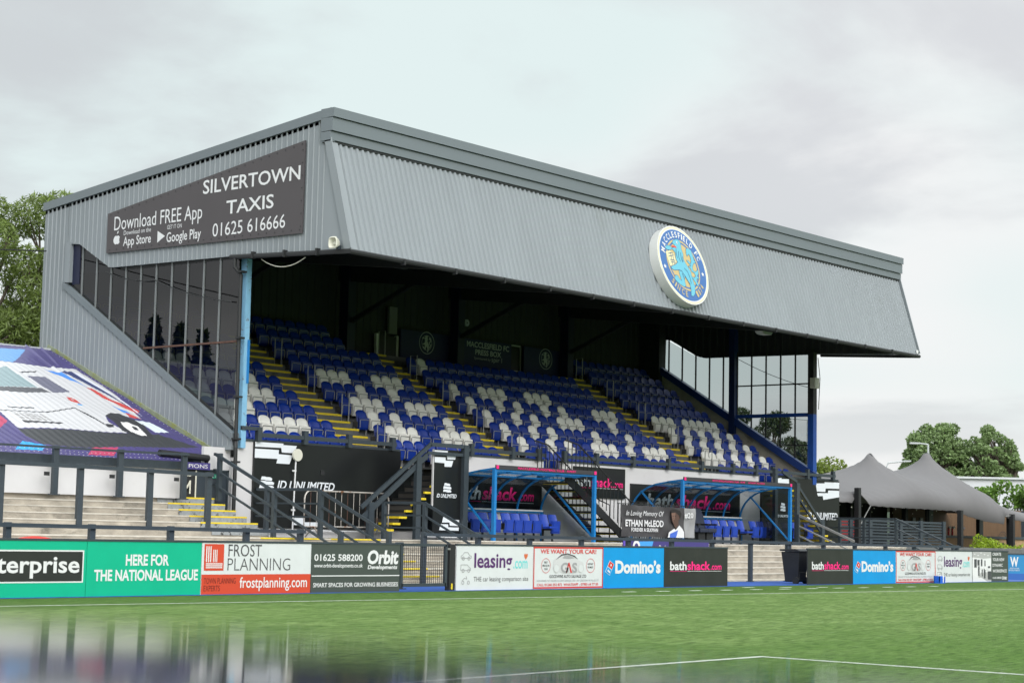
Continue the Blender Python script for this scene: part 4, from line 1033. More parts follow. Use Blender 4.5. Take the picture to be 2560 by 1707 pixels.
wpoly(mb, [[47.923, 1.19], [47.981, 1.356], [48.267, 1.477], [48.351, 1.431], [48.556, 1.583], [48.726, 1.472], [48.823, 1.367], [48.837, 1.188]], yy - .004, WHITEP)
wpoly(mb, [[48.026, 1.191], [48.044, 1.309], [48.229, 1.359], [48.486, 1.433], [48.377, 1.189]], yy - .008, SHB)
mb.build('portrait', t)
mb = MB()
for i in range(34):
    x = 45.45 + i * 0.125; mb.box((x, 33.66, 1.0), (x + .014, 33.674, 2.21), BLACKM)
mb.box((45.4, 33.65, 2.19), (49.65, 33.68, 2.215), BLACKM); mb.box((45.4, 33.65, 1.08), (49.65, 33.68, 1.11), BLACKM); mb.build('railing', t)
t = thing('purple_board', 'low purple board on the terrace edge below the memorial banner', 'advert board', (45.4, 33.44, 0.84))
PURP = mat('board_purple', (0.045, 0.035, 0.16), 0.5); mb = MB(); mb.box((45.43, 33.44, 0.66), (50.1, 33.47, 1.08), PURP); mb.box((45.43, 33.435, 0.66), (45.55, 33.44, 1.08), mat('board_violet', (0.10, 0.06, 0.38), 0.5)); mb.build('panel', t)
mb = MB(); mb.ring((46.1, 33.432, 0.9), X, Z, 0.1, 0.19, WHITEP, 24); wpoly(mb, [[46.25, .84], [46.9, .84], [47.0, 1.07], [46.2, 1.05]], 33.433, mat('board_sky_blue', (0.05, 0.28, 0.62), 0.5)); wtext(mb, "Don't", 47.3, 47.7, .82, .95, 33.43, WHITEP, bold=.01); mb.build('print', t)

# rusty crowd barrier
t = thing('crowd_barrier', 'rusty galvanised crowd barrier leaning before the black hoarding', 'barrier', (33.7, 35.3, 1.0))
mb = MB(); a, b = 33.74, 36.94
P = []
for (cx_, cz, s0) in ((b - .22, 2.02, 0), (a + .22, 2.02, 90)):
    for k in range(5): q = rad(s0 + 90 * k / 4); P.append((cx_ + .22 * math.cos(q), 35.25, cz + .22 * math.sin(q)))
P += [(a, 35.25, 1.29), (b, 35.25, 1.31)]
mb.tube(P, 0.022, RUSTG, 6, closed=True)
mb.build('frame', t)
for i in range(13):
    x = a + .22 + i * 0.23; r = MB(); r.tube([(x, 35.25, 1.3), (x, 35.25, 2.23)], 0.009, RUSTG if i % 3 else RUST, 5); r.build('bar', t)
mb = MB()
for x in (a + .35, b - .35): mb.bar((x, 34.95, 1.02), (x, 35.25, 1.3), .03, .03, RUSTG); mb.bar((x, 35.55, 1.02), (x, 35.25, 1.3), .03, .03, RUSTG)
mb.build('feet', t)

# ---------------------------------------------------------------- rails
def rail(name, label, posts, z0, tops, bars, y, w_=0.12, group=None, d=0.1, cat='railing'):
    """posts: x list; bars: list of (offset below the top, height)"""
    t = thing(name, label, cat, (posts[0], y, z0), group)
    for x, zt in zip(posts, tops):
        mb = MB(); mb.box((x - w_ / 2, y - d / 2, z0), (x + w_ / 2, y + d / 2, zt), SLATE); mb.box((x - w_ * .8, y - d * .8, z0), (x + w_ * .8, y + d * .8, z0 + .03), SLATE); mb.build('post', t, bevel=.006)
    for dz, h in bars:
        mb = MB()
        for (xa, za), (xb, zb) in zip(list(zip(posts, tops)), list(zip(posts, tops))[1:]):
            mb.bar((xa - (w_ * .5 if xa == posts[0] else 0), y - d * .5 - .033, za - dz - h / 2), (xb + (w_ * .5 if xb == posts[-1] else 0), y - d * .5 - .033, zb - dz - h / 2), 0.06, h, SLATE)
        mb.build('rail', t)
    return t
zt = lambda x: 1.255 - 0.0034 * (x - 19.7)
P = [15.9, 17.8, 19.67, 21.53, 23.42, 25.39, 26.9]; rail('perimeter_rail', 'dark perimeter rail behind the green and white boards at the left', P, 0, [zt(x) for x in P], [(0.015, 0.075)], 28.2, group='dark perimeter rails')
P = [30.73, 32.6, 34.5, 36.54, 38.52, 40.47, 42.4, 44.35, 46.33]; rail('perimeter_rail', 'dark perimeter rail across the middle ending beside the wheelie bin', P, 0, [zt(x) for x in P], [(0.015, 0.075)], 28.2, group='dark perimeter rails')
P = [46.42, 48.38, 50.26, 52.2, 54.1, 56.0, 57.13]; rail('perimeter_rail', 'dark perimeter rail behind the boards at the right', P, 0, [zt(x) for x in P], [(0.015, 0.075)], 28.2, group='dark perimeter rails')
P = [21.9, 23.98, 26.12, 28.15, 29.97]; rail('crush_barrier', 'dark crush barrier on the middle of the left terrace', P, 1.19, [2.63, 2.62, 2.615, 2.59, 2.565], [(0.02, 0.09)], 34.72, 0.15, 'dark barriers on the left terrace', cat='barrier')
P = [24.4, 26.35, 28.25, 30.25]; rail('crush_barrier', 'dark barrier along the white wall at the top of the left terrace', P, 1.9, [3.06, 3.06, 3.06, 3.07], [(0.02, 0.05)], 36.0, 0.15, 'dark barriers on the left terrace', cat='barrier')
mb = MB()
for x in (26.2, 28.1, 30.1): mb.box((x - .16, 35.97, 2.35), (x - .02, 36.0, 2.44), BLACKM)
o = mb.build('barrier_bracket'); o.parent = [q for q in bpy.data.objects if q.name.startswith('crush_barrier')][-1]; o.location = -o.parent.location
def sloped(name, label, x, flat, slope, drops, posts, w_=0.06, m=SLATE):
    """handrails down a flight towards the pitch, at constant x; flat=(y0,y1,z), slope end=(y,z)"""
    t = thing(name, label, 'handrail', (x, slope[0], 1.0), 'dark handrails down to the pitch')
    (y0, y1, z) = flat; (ye, ze) = slope
    for i, dz in enumerate(drops):
        mb = MB(); h = 0.075 if i == 0 else 0.045
        if abs(y1 - y0) > .05: mb.bar((x, y0, z - dz), (x, y1, z - dz), w_, h, m)
        k = (z - ze) / (y1 - ye); zz = max(ze - dz, 0.35); ys = ye if ze - dz > .35 else y1 - (z - dz - zz) / k
        mb.bar((x, y1 + .02, z - dz + .0), (x, ys, zz), w_, h, m); mb.build('rail', t)
    for y, z0, z1 in posts:
        mb = MB(); mb.box((x - .055, y - .05, z0), (x + .055, y + .05, z1), SLATE); mb.build('post', t)
    return t
sloped('stair_handrail', 'long dark triple handrail from the left gable corner down the terrace', 31.6, (36.42, 36.35, 3.1), (31.75, 1.13), (0, 0.40, 0.78), [(36.2, 1.9, 3.12), (34.1, 1.0, 2.14), (31.72, 0, 1.18)])
sloped('stair_handrail', 'dark handrail level beside the disc lamp then sloping down', 33.0, (36.3, 34.0, 2.24), (31.45, 1.15), (0, 0.36, 0.70), [(35.9, 1.0, 2.24), (33.87, 0.9, 2.2), (31.45, 0, 1.2)])
sloped('stair_handrail', 'dark handrail crossing the right part of the left dugout', 36.2, (34.75, 33.2, 1.98), (31.3, 1.13), (0, 0.33, 0.66), [(34.7, 1.0, 1.98), (33.2, 0.7, 1.98)])
sloped('stair_handrail', 'pale grey handrail below the right exit stairs', 57.0, (34.25, 34.2, 2.06), (32.0, 1.18), (0, 0.38, 0.72), [(34.25, 1.0, 2.1)], 0.05, GALV)
sloped('stair_handrail', 'dark triple handrail before the slatted fence at the right', 63.0, (36.3, 33.6, 2.05), (31.25, 1.09), (0, 0.36, 0.72), [(36.0, 1.0, 2.05), (34.94, 1.0, 2.03), (33.58, 0.9, 2.03), (31.25, 0, 1.13)])

# ---------------------------------------------------------------- advertising boards along the touchline
BY = 25.985
OFFW = mat('board_white', (0.565, 0.585, 0.595), 0.35, var=0.05, scale=2.5, stain=(0.42, 0.42, 0.38), stain_lim=(0.63, 0.85)); GREEN = mat('board_green', (0.0, 0.37, 0.215), 0.35, var=0.06, scale=2, stain=(0.03, 0.27, 0.15), stain_lim=(0.62, 0.85)); DARKB = mat('board_near_black', (0.020, 0.022, 0.021), 0.4, var=0.2, scale=2.5, stain=(0.045, 0.045, 0.04), stain_lim=(0.6, 0.85)); ORANGE = mat('board_brick_red', (0.52, 0.055, 0.025), 0.4)
OLIVE = mat('board_olive_grey', (0.050, 0.062, 0.056), 0.4); PURPLE = mat('print_deep_purple', (0.075, 0.018, 0.115), 0.4); TEAL = mat('print_teal', (0.13, 0.56, 0.56), 0.4); CYANB = mat('board_blue', (0.0, 0.25, 0.58), 0.35, var=0.06, scale=2.5); LGREY = mat('print_grey', (0.30, 0.30, 0.31), 0.4); DGREY = mat('print_dark_grey', (0.07, 0.07, 0.075), 0.4); MROON = mat('print_dark_red', (0.14, 0.015, 0.012), 0.4); SILV = mat('print_silver', (0.52, 0.52, 0.53), 0.35)
BG = 'advertising boards along the touchline'
def board(x0, x1, m, label, zt=0.985):
    t = thing('advert_board', label, 'advert board', (x0, BY, 0), BG)
    mb = MB(); mb.box((x0 + .006, BY, 0.012), (x1 - .006, BY + .03, zt - 0.03), m); mb.build('panel', t)
    mb = MB(); mb.box((x0, BY - .012, zt - 0.03), (x1, BY + .05, zt + .008), SLATE); mb.box((x0 + .2, BY + .03, 0), (x0 + .26, BY + .09, zt - .03), SLATE); mb.box((x1 - .26, BY + .03, 0), (x1 - .2, BY + .09, zt - .03), SLATE); mb.build('frame', t)
    return t
FY1, FY2, FY3, FY4 = BY - .004, BY - .007, BY - .010, BY - .013
def rect(mb, a, b, z0, z1, y, m): wpoly(mb, [(a, z0), (b, z0), (b, z1), (a, z1)], y, m)
t = board(15.2, 19.76, GREEN, 'green board with a white-edged black name panel, cut by the left edge')
mb = MB(); rect(mb, 17.0, 19.70, .25, .80, FY1, WHITEP); rect(mb, 17.03, 19.67, .275, .775, FY2, DARKB); mb.build('name_panel', t)
mb = MB(); wtext(mb, 'enterprise', 17.45, 19.61, .325, .685, FY3, WHITEP, bold=.02); mb.build('lettering', t)
t = board(19.76, 22.33, GREEN, 'green board with two lines of white capitals')
mb = MB(); wtext(mb, 'HERE FOR', 20.6, 21.57, .535, .735, FY1, WHITEP, bold=.03); wtext(mb, 'THE NATIONAL LEAGUE', 19.93, 22.255, .27, .47, FY1, WHITEP, bold=.03); mb.build('lettering', t)
t = board(22.33, 25.1, OFFW, 'white and brick red planning board with striped square logo')
mb = MB(); rect(mb, 22.34, 25.09, .013, .375, FY1, ORANGE); rect(mb, 22.39, 22.864, .445, .93, FY1, ORANGE)
for i in range(3): rect(mb, 22.43 + .05 * i, 22.455 + .05 * i, .60, .89, FY2, WHITEP); rect(mb, 22.60 + .04 * i, 22.62 + .04 * i, .60, .83, FY2, WHITEP); rect(mb, 22.43, 22.83, .49 + .035 * i, .51 + .035 * i, FY2, WHITEP)
mb.build('logo', t)
mb = MB(); wtext(mb, 'FROST', 22.97, 23.8, .705, .93, FY1, DGREY); wtext(mb, 'PLANNING', 22.96, 24.545, .445, .675, FY1, DGREY, bold=-.012); wtext(mb, 'TOWN PLANNING', 22.4, 23.17, .205, .31, FY2, MROON); wtext(mb, 'EXPERTS', 22.4, 22.79, .07, .175, FY2, MROON); wtext(mb, 'frostplanning.com', 23.27, 25.0, .06, .325, FY2, WHITEP, bold=.01); mb.build('lettering', t)
t = board(25.1, 27.62, OLIVE, 'olive grey developments board with white telephone number')
mb = MB(); wtext(mb, '01625 588200', 25.18, 26.52, .625, .76, FY1, WHITEP, bold=.02); wtext(mb, 'www.orbit-developments.co.uk', 25.18, 26.525, .475, .575, FY1, WHITEP, bold=.015); wtext(mb, 'Orbit', 26.66, 27.56, .56, .845, FY1, WHITEP, bold=.04, shear=.12); wtext(mb, 'Developments', 26.67, 27.53, .44, .545, FY1, WHITEP, bold=.03, shear=.15); rect(mb, 25.12, 27.6, .325, .345, FY1, WHITEP); wtext(mb, 'SMART SPACES FOR GROWING BUSINESSES', 25.17, 27.565, .115, .20, FY1, WHITEP, bold=.015); mb.build('lettering', t)
def outline(mb, pts, y, m, wd=.012, closed=True):
    for a, b in zip(pts, pts[1:] + (pts[:1] if closed else [])): mb.bar((a[0], y, a[1]), (b[0], y, b[1]), .002, wd, m, up=(0, 0, 1) if abs(b[0] - a[0]) > abs(b[1] - a[1]) else (1, 0, 0))
def leasing(x0, L, label):
    t = board(x0, x0 + L, OFFW, label); s = L / 2.58; f = lambda a: x0 + (a - 29.35) * s
    mb = MB(); wtext(mb, 'leasing', f(29.93), f(31.2), .385, .80, FY1, PURPLE, bold=.02); wtext(mb, '.com', f(31.24), f(31.73), .465, .64, FY1, TEAL, bold=.01); wtext(mb, 'THE car leasing comparison site', f(29.92), f(31.765), .165, .295, FY1, DGREY); mb.build('lettering', t)
    mb = MB(); hx, hz = f(31.67), .73
    wpoly(mb, [(hx, hz - .07), (hx + .065, hz + .01), (hx + .06, hz + .06), (hx + .02, hz + .065), (hx, hz + .04), (hx - .03, hz + .07), (hx - .065, hz + .04), (hx - .055, hz - .01)], FY1, mat('heart_orange', (0.55, 0.13, 0.05), 0.4))
    for k, z in enumerate((.74, .48, .23)):
        a = f(29.5)
        if k == 0: outline(mb, [(a, z - .05), (a, z), (a + .05, z + .015), (a + .1, z + .07), (a + .22, z + .07), (a + .27, z + .01), (a + .33, z - .01), (a + .33, z - .05)], FY1, LGREY)
        if k == 1: outline(mb, [(a, z - .05), (a, z + .07), (a + .2, z + .07), (a + .28, z + .01), (a + .31, z), (a + .31, z - .05)], FY1, LGREY)
        if k == 2: outline(mb, [(a + .04, z - .02), (a + .12, z + .04), (a + .2, z + .02), (a + .17, z + .08)], FY1, LGREY, closed=False)
        for q in (.07, .25): mb.ring((a + q, FY2, z - .055), X, Z, .028, .042, LGREY, 14)
    mb.build('icons', t)
def salvage(x0, L, label):
    t = board(x0, x0 + L, OFFW, label); s = L / 2.59; f = lambda a: x0 + (a - 31.93) * s
    mb = MB()
    for (a, b, c, d) in ((x0 + .01, x0 + L - .01, .02, .055), (x0 + .01, x0 + L - .01, .915, .95), (x0 + .01, x0 + .04, .02, .95), (x0 + L - .04, x0 + L - .01, .02, .95)): rect(mb, a, b, c, d, FY1 if b - a > 1 else FY2, RED)
    mb.build('red_border', t)
    mb = MB(); wtext(mb, 'WE WANT YOUR CAR!', f(32.18), f(34.24), .80, .90, FY2, RED, bold=.02); wtext(mb, 'G S', f(32.914), f(33.518), .37, .60, FY4, LGREY, bold=.03); mb.poly([(f(33.1), FY4, .37), (f(33.15), FY4, .37), (f(33.21), FY4, .54), (f(33.27), FY4, .37), (f(33.33), FY4, .37), (f(33.23), FY4, .6), (f(33.19), FY4, .6)], RED)
    wtext(mb, 'GOODWINS AUTO SALVAGE LTD', f(32.51), f(33.87), .255, .325, FY2, DGREY, bold=.01); wtext(mb, 'NON-RUNNER, MOT FAILURES, ACCIDENT DAMAGED, USED - ANY CONDITION, WE WILL BUY IT!', f(32.07), f(34.34), .165, .215, FY2, LGREY); wtext(mb, 'CALL 01260 252 872  WHATSAPP - 07985 64 77 50', f(32.07), f(34.33), .075, .135, FY2, RED, bold=.015)
    for (cx_, lines) in ((32.38, ('BEST', 'PRICE IN', 'TOWN')), (34.03, ('INSTANT', 'PAYMENT'))):
        mb.ring((f(cx_), FY2, .53), X, Z, .155 * s, .165 * s, RED, 28)
        for i, l in enumerate(lines): wtext(mb, l, f(cx_) - .03 * len(l) * .5 * s, f(cx_) + .03 * len(l) * .5 * s, .53 + (len(lines) / 2 - .8 - i) * .075, .53 + (len(lines) / 2 - .8 - i) * .075 + .045, FY2, DGREY, bold=.01)
    mb.build('lettering', t)
    mb = MB(); body = [(32.64, .46), (32.66, .66), (32.8, .72), (32.95, .78), (33.15, .79), (33.4, .74), (33.55, .66), (33.75, .60), (33.79, .42), (33.4, .36), (33.0, .36)]
    wpoly(mb, [(f(a), z) for a, z in body], FY2, SILV); wpoly(mb, [(f(a), z) for a, z in ((32.97, .70), (33.05, .765), (33.2, .77), (33.42, .70), (33.2, .68))], FY3, LGREY); wpoly(mb, [(f(a), z) for a, z in ((32.72, .66), (32.93, .785), (33.15, .81), (33.42, .755), (33.55, .67), (33.4, .73), (33.15, .785), (32.95, .755))], FY4, DGREY)
    for a in (32.76, 33.66): mb.ring((f(a), FY3, .47), X, Z, 0, .10 * s, OFFW, 20); mb.ring((f(a), FY4, .47), X, Z, .085 * s, .10 * s, SILV, 20)
    mb.build('car_picture', t)
def pizza(x0, L, label):
    t = board(x0, x0 + L, CYANB, label); s = L / 2.46; f = lambda a: x0 + (a - 34.52) * s
    mb = MB(); wtext(mb, 'Domino’s', f(34.99), f(36.83), .34, .655, FY1, WHITEP, bold=.045); mb.build('lettering', t)
    mb = MB(); D_ = [(34.595, .385), (34.77, .65), (34.945, .56), (34.77, .30)]
    A, B, C_, E_ = [Vector((f(a), 0, z)) for a, z in D_]; O_ = (A + B + C_ + E_) / 4
    def q(pts, k, y, m): c_ = sum(pts, Vector()) / len(pts); mb.poly([Vector((c_.x, y, c_.z)) + (p - c_) * k for p in pts], m)
    q([A, B, C_, E_], 1.0, FY1, WHITEP); m1 = (A + B) / 2; m2 = (C_ + E_) / 2
    q([m1, B, C_, m2], .88, FY2, RED); q([A, m1, m2, E_], .88, FY2, CYANB)
    for p in ((m1 + B + C_ + m2) / 4, A * .33 + E_ * .2 + m1 * .27 + m2 * .2, E_ * .4 + A * .17 + m2 * .28 + m1 * .15): mb.ring((p.x, FY3, p.z), X, Z, 0, .028, WHITEP, 12)
    mb.build('domino_logo', t)
def bathboard(x0, x1, label):
    t = board(x0, x1, DARKB, label); L = x1 - x0; mb = MB(); bathshack(mb, x0 + L * .09, x0 + L * .895, .385, .63, FY1); mb.build('lettering', t)
leasing(29.35, 2.58, 'white car leasing board right of the mesh gate'); salvage(31.93, 2.59, 'white car salvage board with red border left of the nearer blue pizza board'); pizza(34.52, 2.46, 'bright blue pizza board in the middle of the picture'); bathboard(36.98, 39.8, 'black board with pink lettering left of the open gap')
bathboard(43.74, 46.22, 'black board with pink lettering right of the wheelie bin'); pizza(46.22, 2.5, 'bright blue pizza board right of the wheelie bin'); salvage(48.72, 2.5, 'white car salvage board with red border at the far right'); leasing(51.22, 2.48, 'white car leasing board beside the office photograph')
t = board(53.7, 56.3, OLIVE, 'olive board with an office photograph and white capitals at the right end')
mb = MB(); PW = mat('photo_white', (0.66, 0.66, 0.67), 0.4); PGY = mat('photo_grey', (0.38, 0.38, 0.38), 0.4); PDK = mat('photo_dark', (0.06, 0.062, 0.07), 0.4)
rect(mb, 53.71, 55.04, .013, .955, FY1, PW); wpoly(mb, [(53.71, .78), (54.5, .74), (55.04, .76), (55.04, .955), (53.71, .955)], FY2, PGY); wpoly(mb, [(54.0, .1), (54.3, .16), (54.75, .02), (55.04, .02), (55.04, .32), (54.3, .30)], FY2, PGY)
for (a, b, c, d) in ((53.83, .46, 54.0, .72), (54.05, .52, 54.2, .70), (54.3, .5, 54.4, .72), (54.55, .5, 54.62, .68), (54.1, .2, 54.2, .5), (54.35, .18, 54.42, .4), (54.5, .12, 54.62, .42), (54.78, .08, 55.03, .34), (54.8, .44, 54.95, .5)): rect(mb, a, c, b, d, FY3, PDK)
for (a, z) in ((53.8, .86), (54.25, .90), (54.5, .85), (54.05, .82), (54.75, .82)): rect(mb, a, a + .1, z, z + .03, FY3, WHITEP)
wpoly(mb, [(53.72, .02), (54.6, .02), (54.1, .16), (53.72, .24)], FY3, WHITEP); rect(mb, 54.55, 54.85, .38, .42, FY4, WHITEP); rect(mb, 54.2, 54.4, .42, .45, FY4, WHITEP)
mb.build('office_picture', t)
mb = MB()
for s_, b_, z0, z1 in (('CREATE', 55.77, .83, .93), ('YOUR NEW', 56.0, .66, .76), ('DYNAMIC', 55.88, .48, .58), ('WORKSPACE', 56.17, .30, .40), ('01625 588200', 55.77, .10, .165)): wtext(mb, s_, 55.14, b_, z0, z1, FY1, WHITEP, bold=.02)
wtext(mb, 'Orbit', 55.82, 56.17, .07, .18, FY1, WHITEP, bold=.04, shear=.12); mb.build('lettering', t)
# low board beyond the corner
t = thing('advert_board', 'low blue recruitment board with a white W at the right edge', 'advert board', (63.0, 30.2, 0), BG)
ca, cb = Vector((62.2, 30.8, 0)), Vector((66.2, 25.9, 0)); du = (cb - ca).normalized(); nn = Vector((-du.y, du.x, 0)) * -1
if nn.dot(CP - ca) < 0: nn = -nn
mb = MB(); WB = mat('board_mid_blue', (0.008, 0.19, 0.42), 0.4, var=.08, scale=.8); mb.prism([ca + Z * .02, cb + Z * .02, cb + Z * .83, ca + Z * .83], -nn * .03, WB); mb.build('panel', t)
mb = MB(); mb.bar(ca + Z * .85, cb + Z * .85, .06, .04, SLATE); mb.prism([ca + Z * -.2 + nn * .02, cb + Z * -.2 + nn * .02, cb + Z * .14 + nn * .02, ca + Z * .14 + nn * .02], -nn * .06, mat('blue_base', (0.008, 0.09, 0.36), 0.5)); mb.build('frame', t)
mb = MB(); p0 = Vector((63.41, 29.32, 0)) + nn * .008
for a, k in ((0.20, 1), ):
    mb.text('W', p0 + du * .12 + Z * .38, du, Z, .30, .36, WHITEP, bold=.03); mb.text('WESTWOOD', p0 + du * .10 + Z * .30, du, Z, .34, .05, WHITEP); mb.text('RECRUITMENT', p0 + du * .07 + Z * .23, du, Z, .40, .05, WHITEP)
mb.build('lettering', t)
# ---------------------------------------------------------------- gate, bin and small things at the boards
t = thing('mesh_gate', 'dark wire mesh gate between the olive and the white car leasing boards', 'gate', (27.7, 26.0, 0))
mb = MB()
for x in (27.66, 29.02): mb.box((x - .035, 25.97, .1), (x + .035, 26.03, .965), SLATE)
mb.box((27.66, 25.97, .93), (29.02, 26.03, .985), SLATE); mb.box((27.66, 25.97, .10), (29.02, 26.03, .17), SLATE); mb.build('gate_frame', t)
mb = MB()
for i in range(22): mb.box((27.70 + i * .06, 25.995, .16), (27.708 + i * .06, 26.003, .94), BLACKM)
for i in range(13): mb.box((27.69, 26.004, .19 + i * .06), (29.0, 26.011, .197 + i * .06), BLACKM)
mb.build('wire_mesh', t)
mb = MB(); mb.box((29.1, 25.95, 0), (29.28, 26.07, .98), BLACKM); mb.box((29.16, 25.94, .04), (29.2, 25.95, .16), YEL); mb.build('gate_post', t)
mb = MB(); mb.box((29.04, 25.94, .86), (29.11, 26.0, .90), GALV); mb.build('latch', t)
t = thing('rail_post', 'dark post behind the mesh gate', 'post', (28.6, 26.9, 0)); mb = MB(); mb.box((28.52, 26.9, 0), (28.7, 27.0, 1.0), SLATE); mb.build('post', t, bevel=.01); mb = MB(); mb.box((28.46, 26.86, 0), (28.76, 27.04, .03), SLATE); mb.build('base_plate', t)
t = thing('wheelie_bin', 'black wheelie bin at the right side of the open gap', 'bin', (44.2, 26.6, 0))
BINB = mat('bin_black_plastic', (0.014, 0.015, 0.017), 0.45, var=.2, scale=5)
mb = MB(); x0, x1, y0, y1 = 43.99, 44.5, 26.4, 26.98
mb.add([(x0 + .05, y0 + .06, .06), (x1 - .05, y0 + .06, .06), (x1 - .05, y1 - .1, .06), (x0 + .05, y1 - .1, .06), (x0, y0, .88), (x1, y0, .88), (x1, y1, .88), (x0, y1, .88)], [(0, 3, 2, 1), (4, 5, 6, 7), (0, 1, 5, 4), (1, 2, 6, 5), (2, 3, 7, 6), (3, 0, 4, 7)], BINB); mb.box((x0 + .08, y0 + .03, .08), (x1 - .08, y0 + .10, .34), BINB); mb.build('body', t, bevel=.02)
mb = MB(); mb.prism([(x0 - .03, y0 - .04, .88), (x0 - .03, y1 + .03, .90), (x0 - .03, y1 + .03, .95), (x0 - .03, y0 + .1, .965), (x0 - .03, y0 - .04, .92)], (x1 - x0 + .06, 0, 0), BINB); mb.build('lid', t, bevel=.01)
for x in (x0 - .03, x1 - .03): mb = MB(); mb.tube([(x, y0 + .10, .10), (x + .06, y0 + .10, .10)], .10, BLACKM, 14); mb.build('wheel', t)
mb = MB(); mb.tube([(x0 + .05, y1 + .06, .92), (x1 - .05, y1 + .06, .92)], .018, BINB, 6); mb.build('handle', t)
t = thing('bottle_carrier', 'blue bottle carrier with white bottles on the turf at the far boards', 'bottle carrier', (50.95, 25.7, 0))
mb = MB(); BCB = mat('carrier_blue', (0.006, 0.10, 0.55), 0.4); a = 50.78
mb.box((a, 25.62, 0), (a + .36, 25.82, .02), BCB); mb.box((a, 25.62, .02), (a + .2, 25.64, .22), BCB); mb.box((a, 25.80, .02), (a + .36, 25.82, .2), BCB); mb.box((a, 25.62, .02), (a + .02, 25.82, .22), BCB); mb.box((a + .34, 25.62, .02), (a + .36, 25.82, .2), BCB); mb.build('crate', t)
mb = MB()
for i in range(3):
    for j in range(2): mb.tube([(a + .07 + .11 * i, 25.67 + .09 * j, .02), (a + .07 + .11 * i, 25.67 + .09 * j, .19), (a + .07 + .11 * i, 25.67 + .09 * j, .23)], [.036, .036, .018], WHITEP, 8)
mb.build('bottles', t)
mb = MB(); mb.tube([(a + .02, 25.72, .2), (a + .06, 25.72, .33), (a + .3, 25.72, .33), (a + .34, 25.72, .2)], .01, GALV, 6); mb.build('handle', t)
t = thing('folded_cover', 'red folded cover lying on the lower terrace behind the green boards', 'cover', (19.9, 32.0, 0.6))
mb = MB(); mb.add([(22.6 + .16 * i, 32.2, .80 + .17 * math.sin(math.pi * min(1, i / 9 + .12)) ** .6) for i in range(9)] + [(22.6 + .16 * i, 32.7, .80) for i in range(9)] + [(22.6 + .16 * i, 31.9, .6) for i in range(9)], [(i, i + 1, i + 10, i + 9) for i in range(8)] + [(i + 18, i + 19, i + 1, i) for i in range(8)], mat('bright_red_cover', (0.60, 0.03, 0.02), 0.5)); mb.build('cloth', t, smooth=True); mb = MB(); mb.box((22.7, 31.95, .55), (23.7, 32.5, .78), BLACKM); mb.build('load', t)

# ---------------------------------------------------------------- low stand at the left with its printed roof banner
t = thing('side_stand', 'low white-walled stand at the left under a sloping roof', 'stand', (18, 36.3, 1.9))
mb = MB(); mb.box((10, 36.30, 1.93), (30.42, 36.45, 2.66), WHITE); mb.box((30.30, 36.45, 1.93), (30.42, 38.2, 2.9), WHITE); mb.build('front_wall', t)
mb = MB(); mb.box((10, 36.24, 2.66), (30.46, 36.42, 2.86), SLATE); mb.box((30.46, 36.9, 2.9), (32.0, 37.0, 3.08), SLATE); mb.build('eaves_beam', t)
mb = MB(); mb.tube([(29.9, 36.55, 3.06), (31.5, 36.55, 2.99)], .09, BLACKM, 10); mb.tube([(31.45, 36.55, 3.0), (31.5, 36.6, 2.75)], .05, BLACKM, 8); mb.build('gutter', t)
mb = MB(); rz = lambda y: 2.80 + .421 * (y - 36.3)
mb.prism([(10, 36.25, rz(36.25) - .02), (10, 44.4, rz(44.4) - .02), (10, 44.4, rz(44.4) - .1), (10, 36.25, rz(36.25) - .1)], (20.4, 0, 0), SLATE)
mb.prism([(30.4, 37.2, rz(37.2) - .02), (30.4, 44.4, rz(44.4) - .02), (30.4, 44.4, rz(44.4) - .1), (30.4, 37.2, rz(37.2) - .1)], (1.68, 0, 0), SLATE)
mb.box((10, 44.3, rz(44.4) - .05), (32.1, 44.5, rz(44.4) + .06), mat('ridge_pale_metal', (0.42, 0.44, 0.46), .45)); mb.box((10, 44.4, 0), (32, 44.5, rz(44.4)), DARKIN); mb.build('roof', t)
mb = MB(); mb.box((30.42, 38.2, 1.0), (32.1, 38.3, 3.6), BLACKM); mb.box((30.42, 36.47, 1.0), (31.02, 36.5, 2.7), BLACKM); mb.build('passage_wall', t)
t2 = thing('passage_sign', 'purple sign reading PIONS beside the gable corner', 'sign', (30.55, 36.44, 2.7)); mb = MB(); mb.box((30.5, 36.36, 2.68), (31.42, 36.46, 2.86), PURP); mb.build('panel', t2); mb = MB(); wtext(mb, 'PIONS', 30.70, 31.33, 2.72, 2.82, 36.352, WHITEP); mb.build('lettering', t2)
t2 = thing('passage_poster', 'narrow black poster with cream capitals by the dark door', 'poster', (30.45, 36.42, 1.6)); mb = MB(); mb.box((30.44, 36.42, 1.5), (30.98, 36.46, 2.66), BLACKM); mb.box((30.99, 36.42, 1.5), (31.03, 36.47, 2.66), CREAM); mb.build('panel', t2); mb = MB(); wtext(mb, 'ES', 30.62, 30.85, 2.5, 2.62, 36.41, CREAM, bold=.02); wtext(mb, 'M', 30.60, 30.84, 2.06, 2.4, 36.41, CREAM, bold=.02); mb.build('lettering', t2)
t2 = thing('exit_door', 'dark slate door with a green exit sign at the gable corner', 'door', (31.05, 36.47, 1.0)); mb = MB(); mb.box((31.06, 36.47, 1.0), (32.12, 36.53, 2.67), mat('door_slate', (0.028, 0.038, 0.05), .45)); mb.build('leaf', t2)
mb = MB(); mb.box((31.03, 36.44, 1.0), (31.08, 36.56, 2.70), SLATE); mb.box((32.09, 36.44, 1.0), (32.14, 36.56, 2.70), SLATE); mb.box((31.03, 36.44, 2.66), (32.14, 36.56, 2.70), SLATE); mb.build('door_frame', t2)
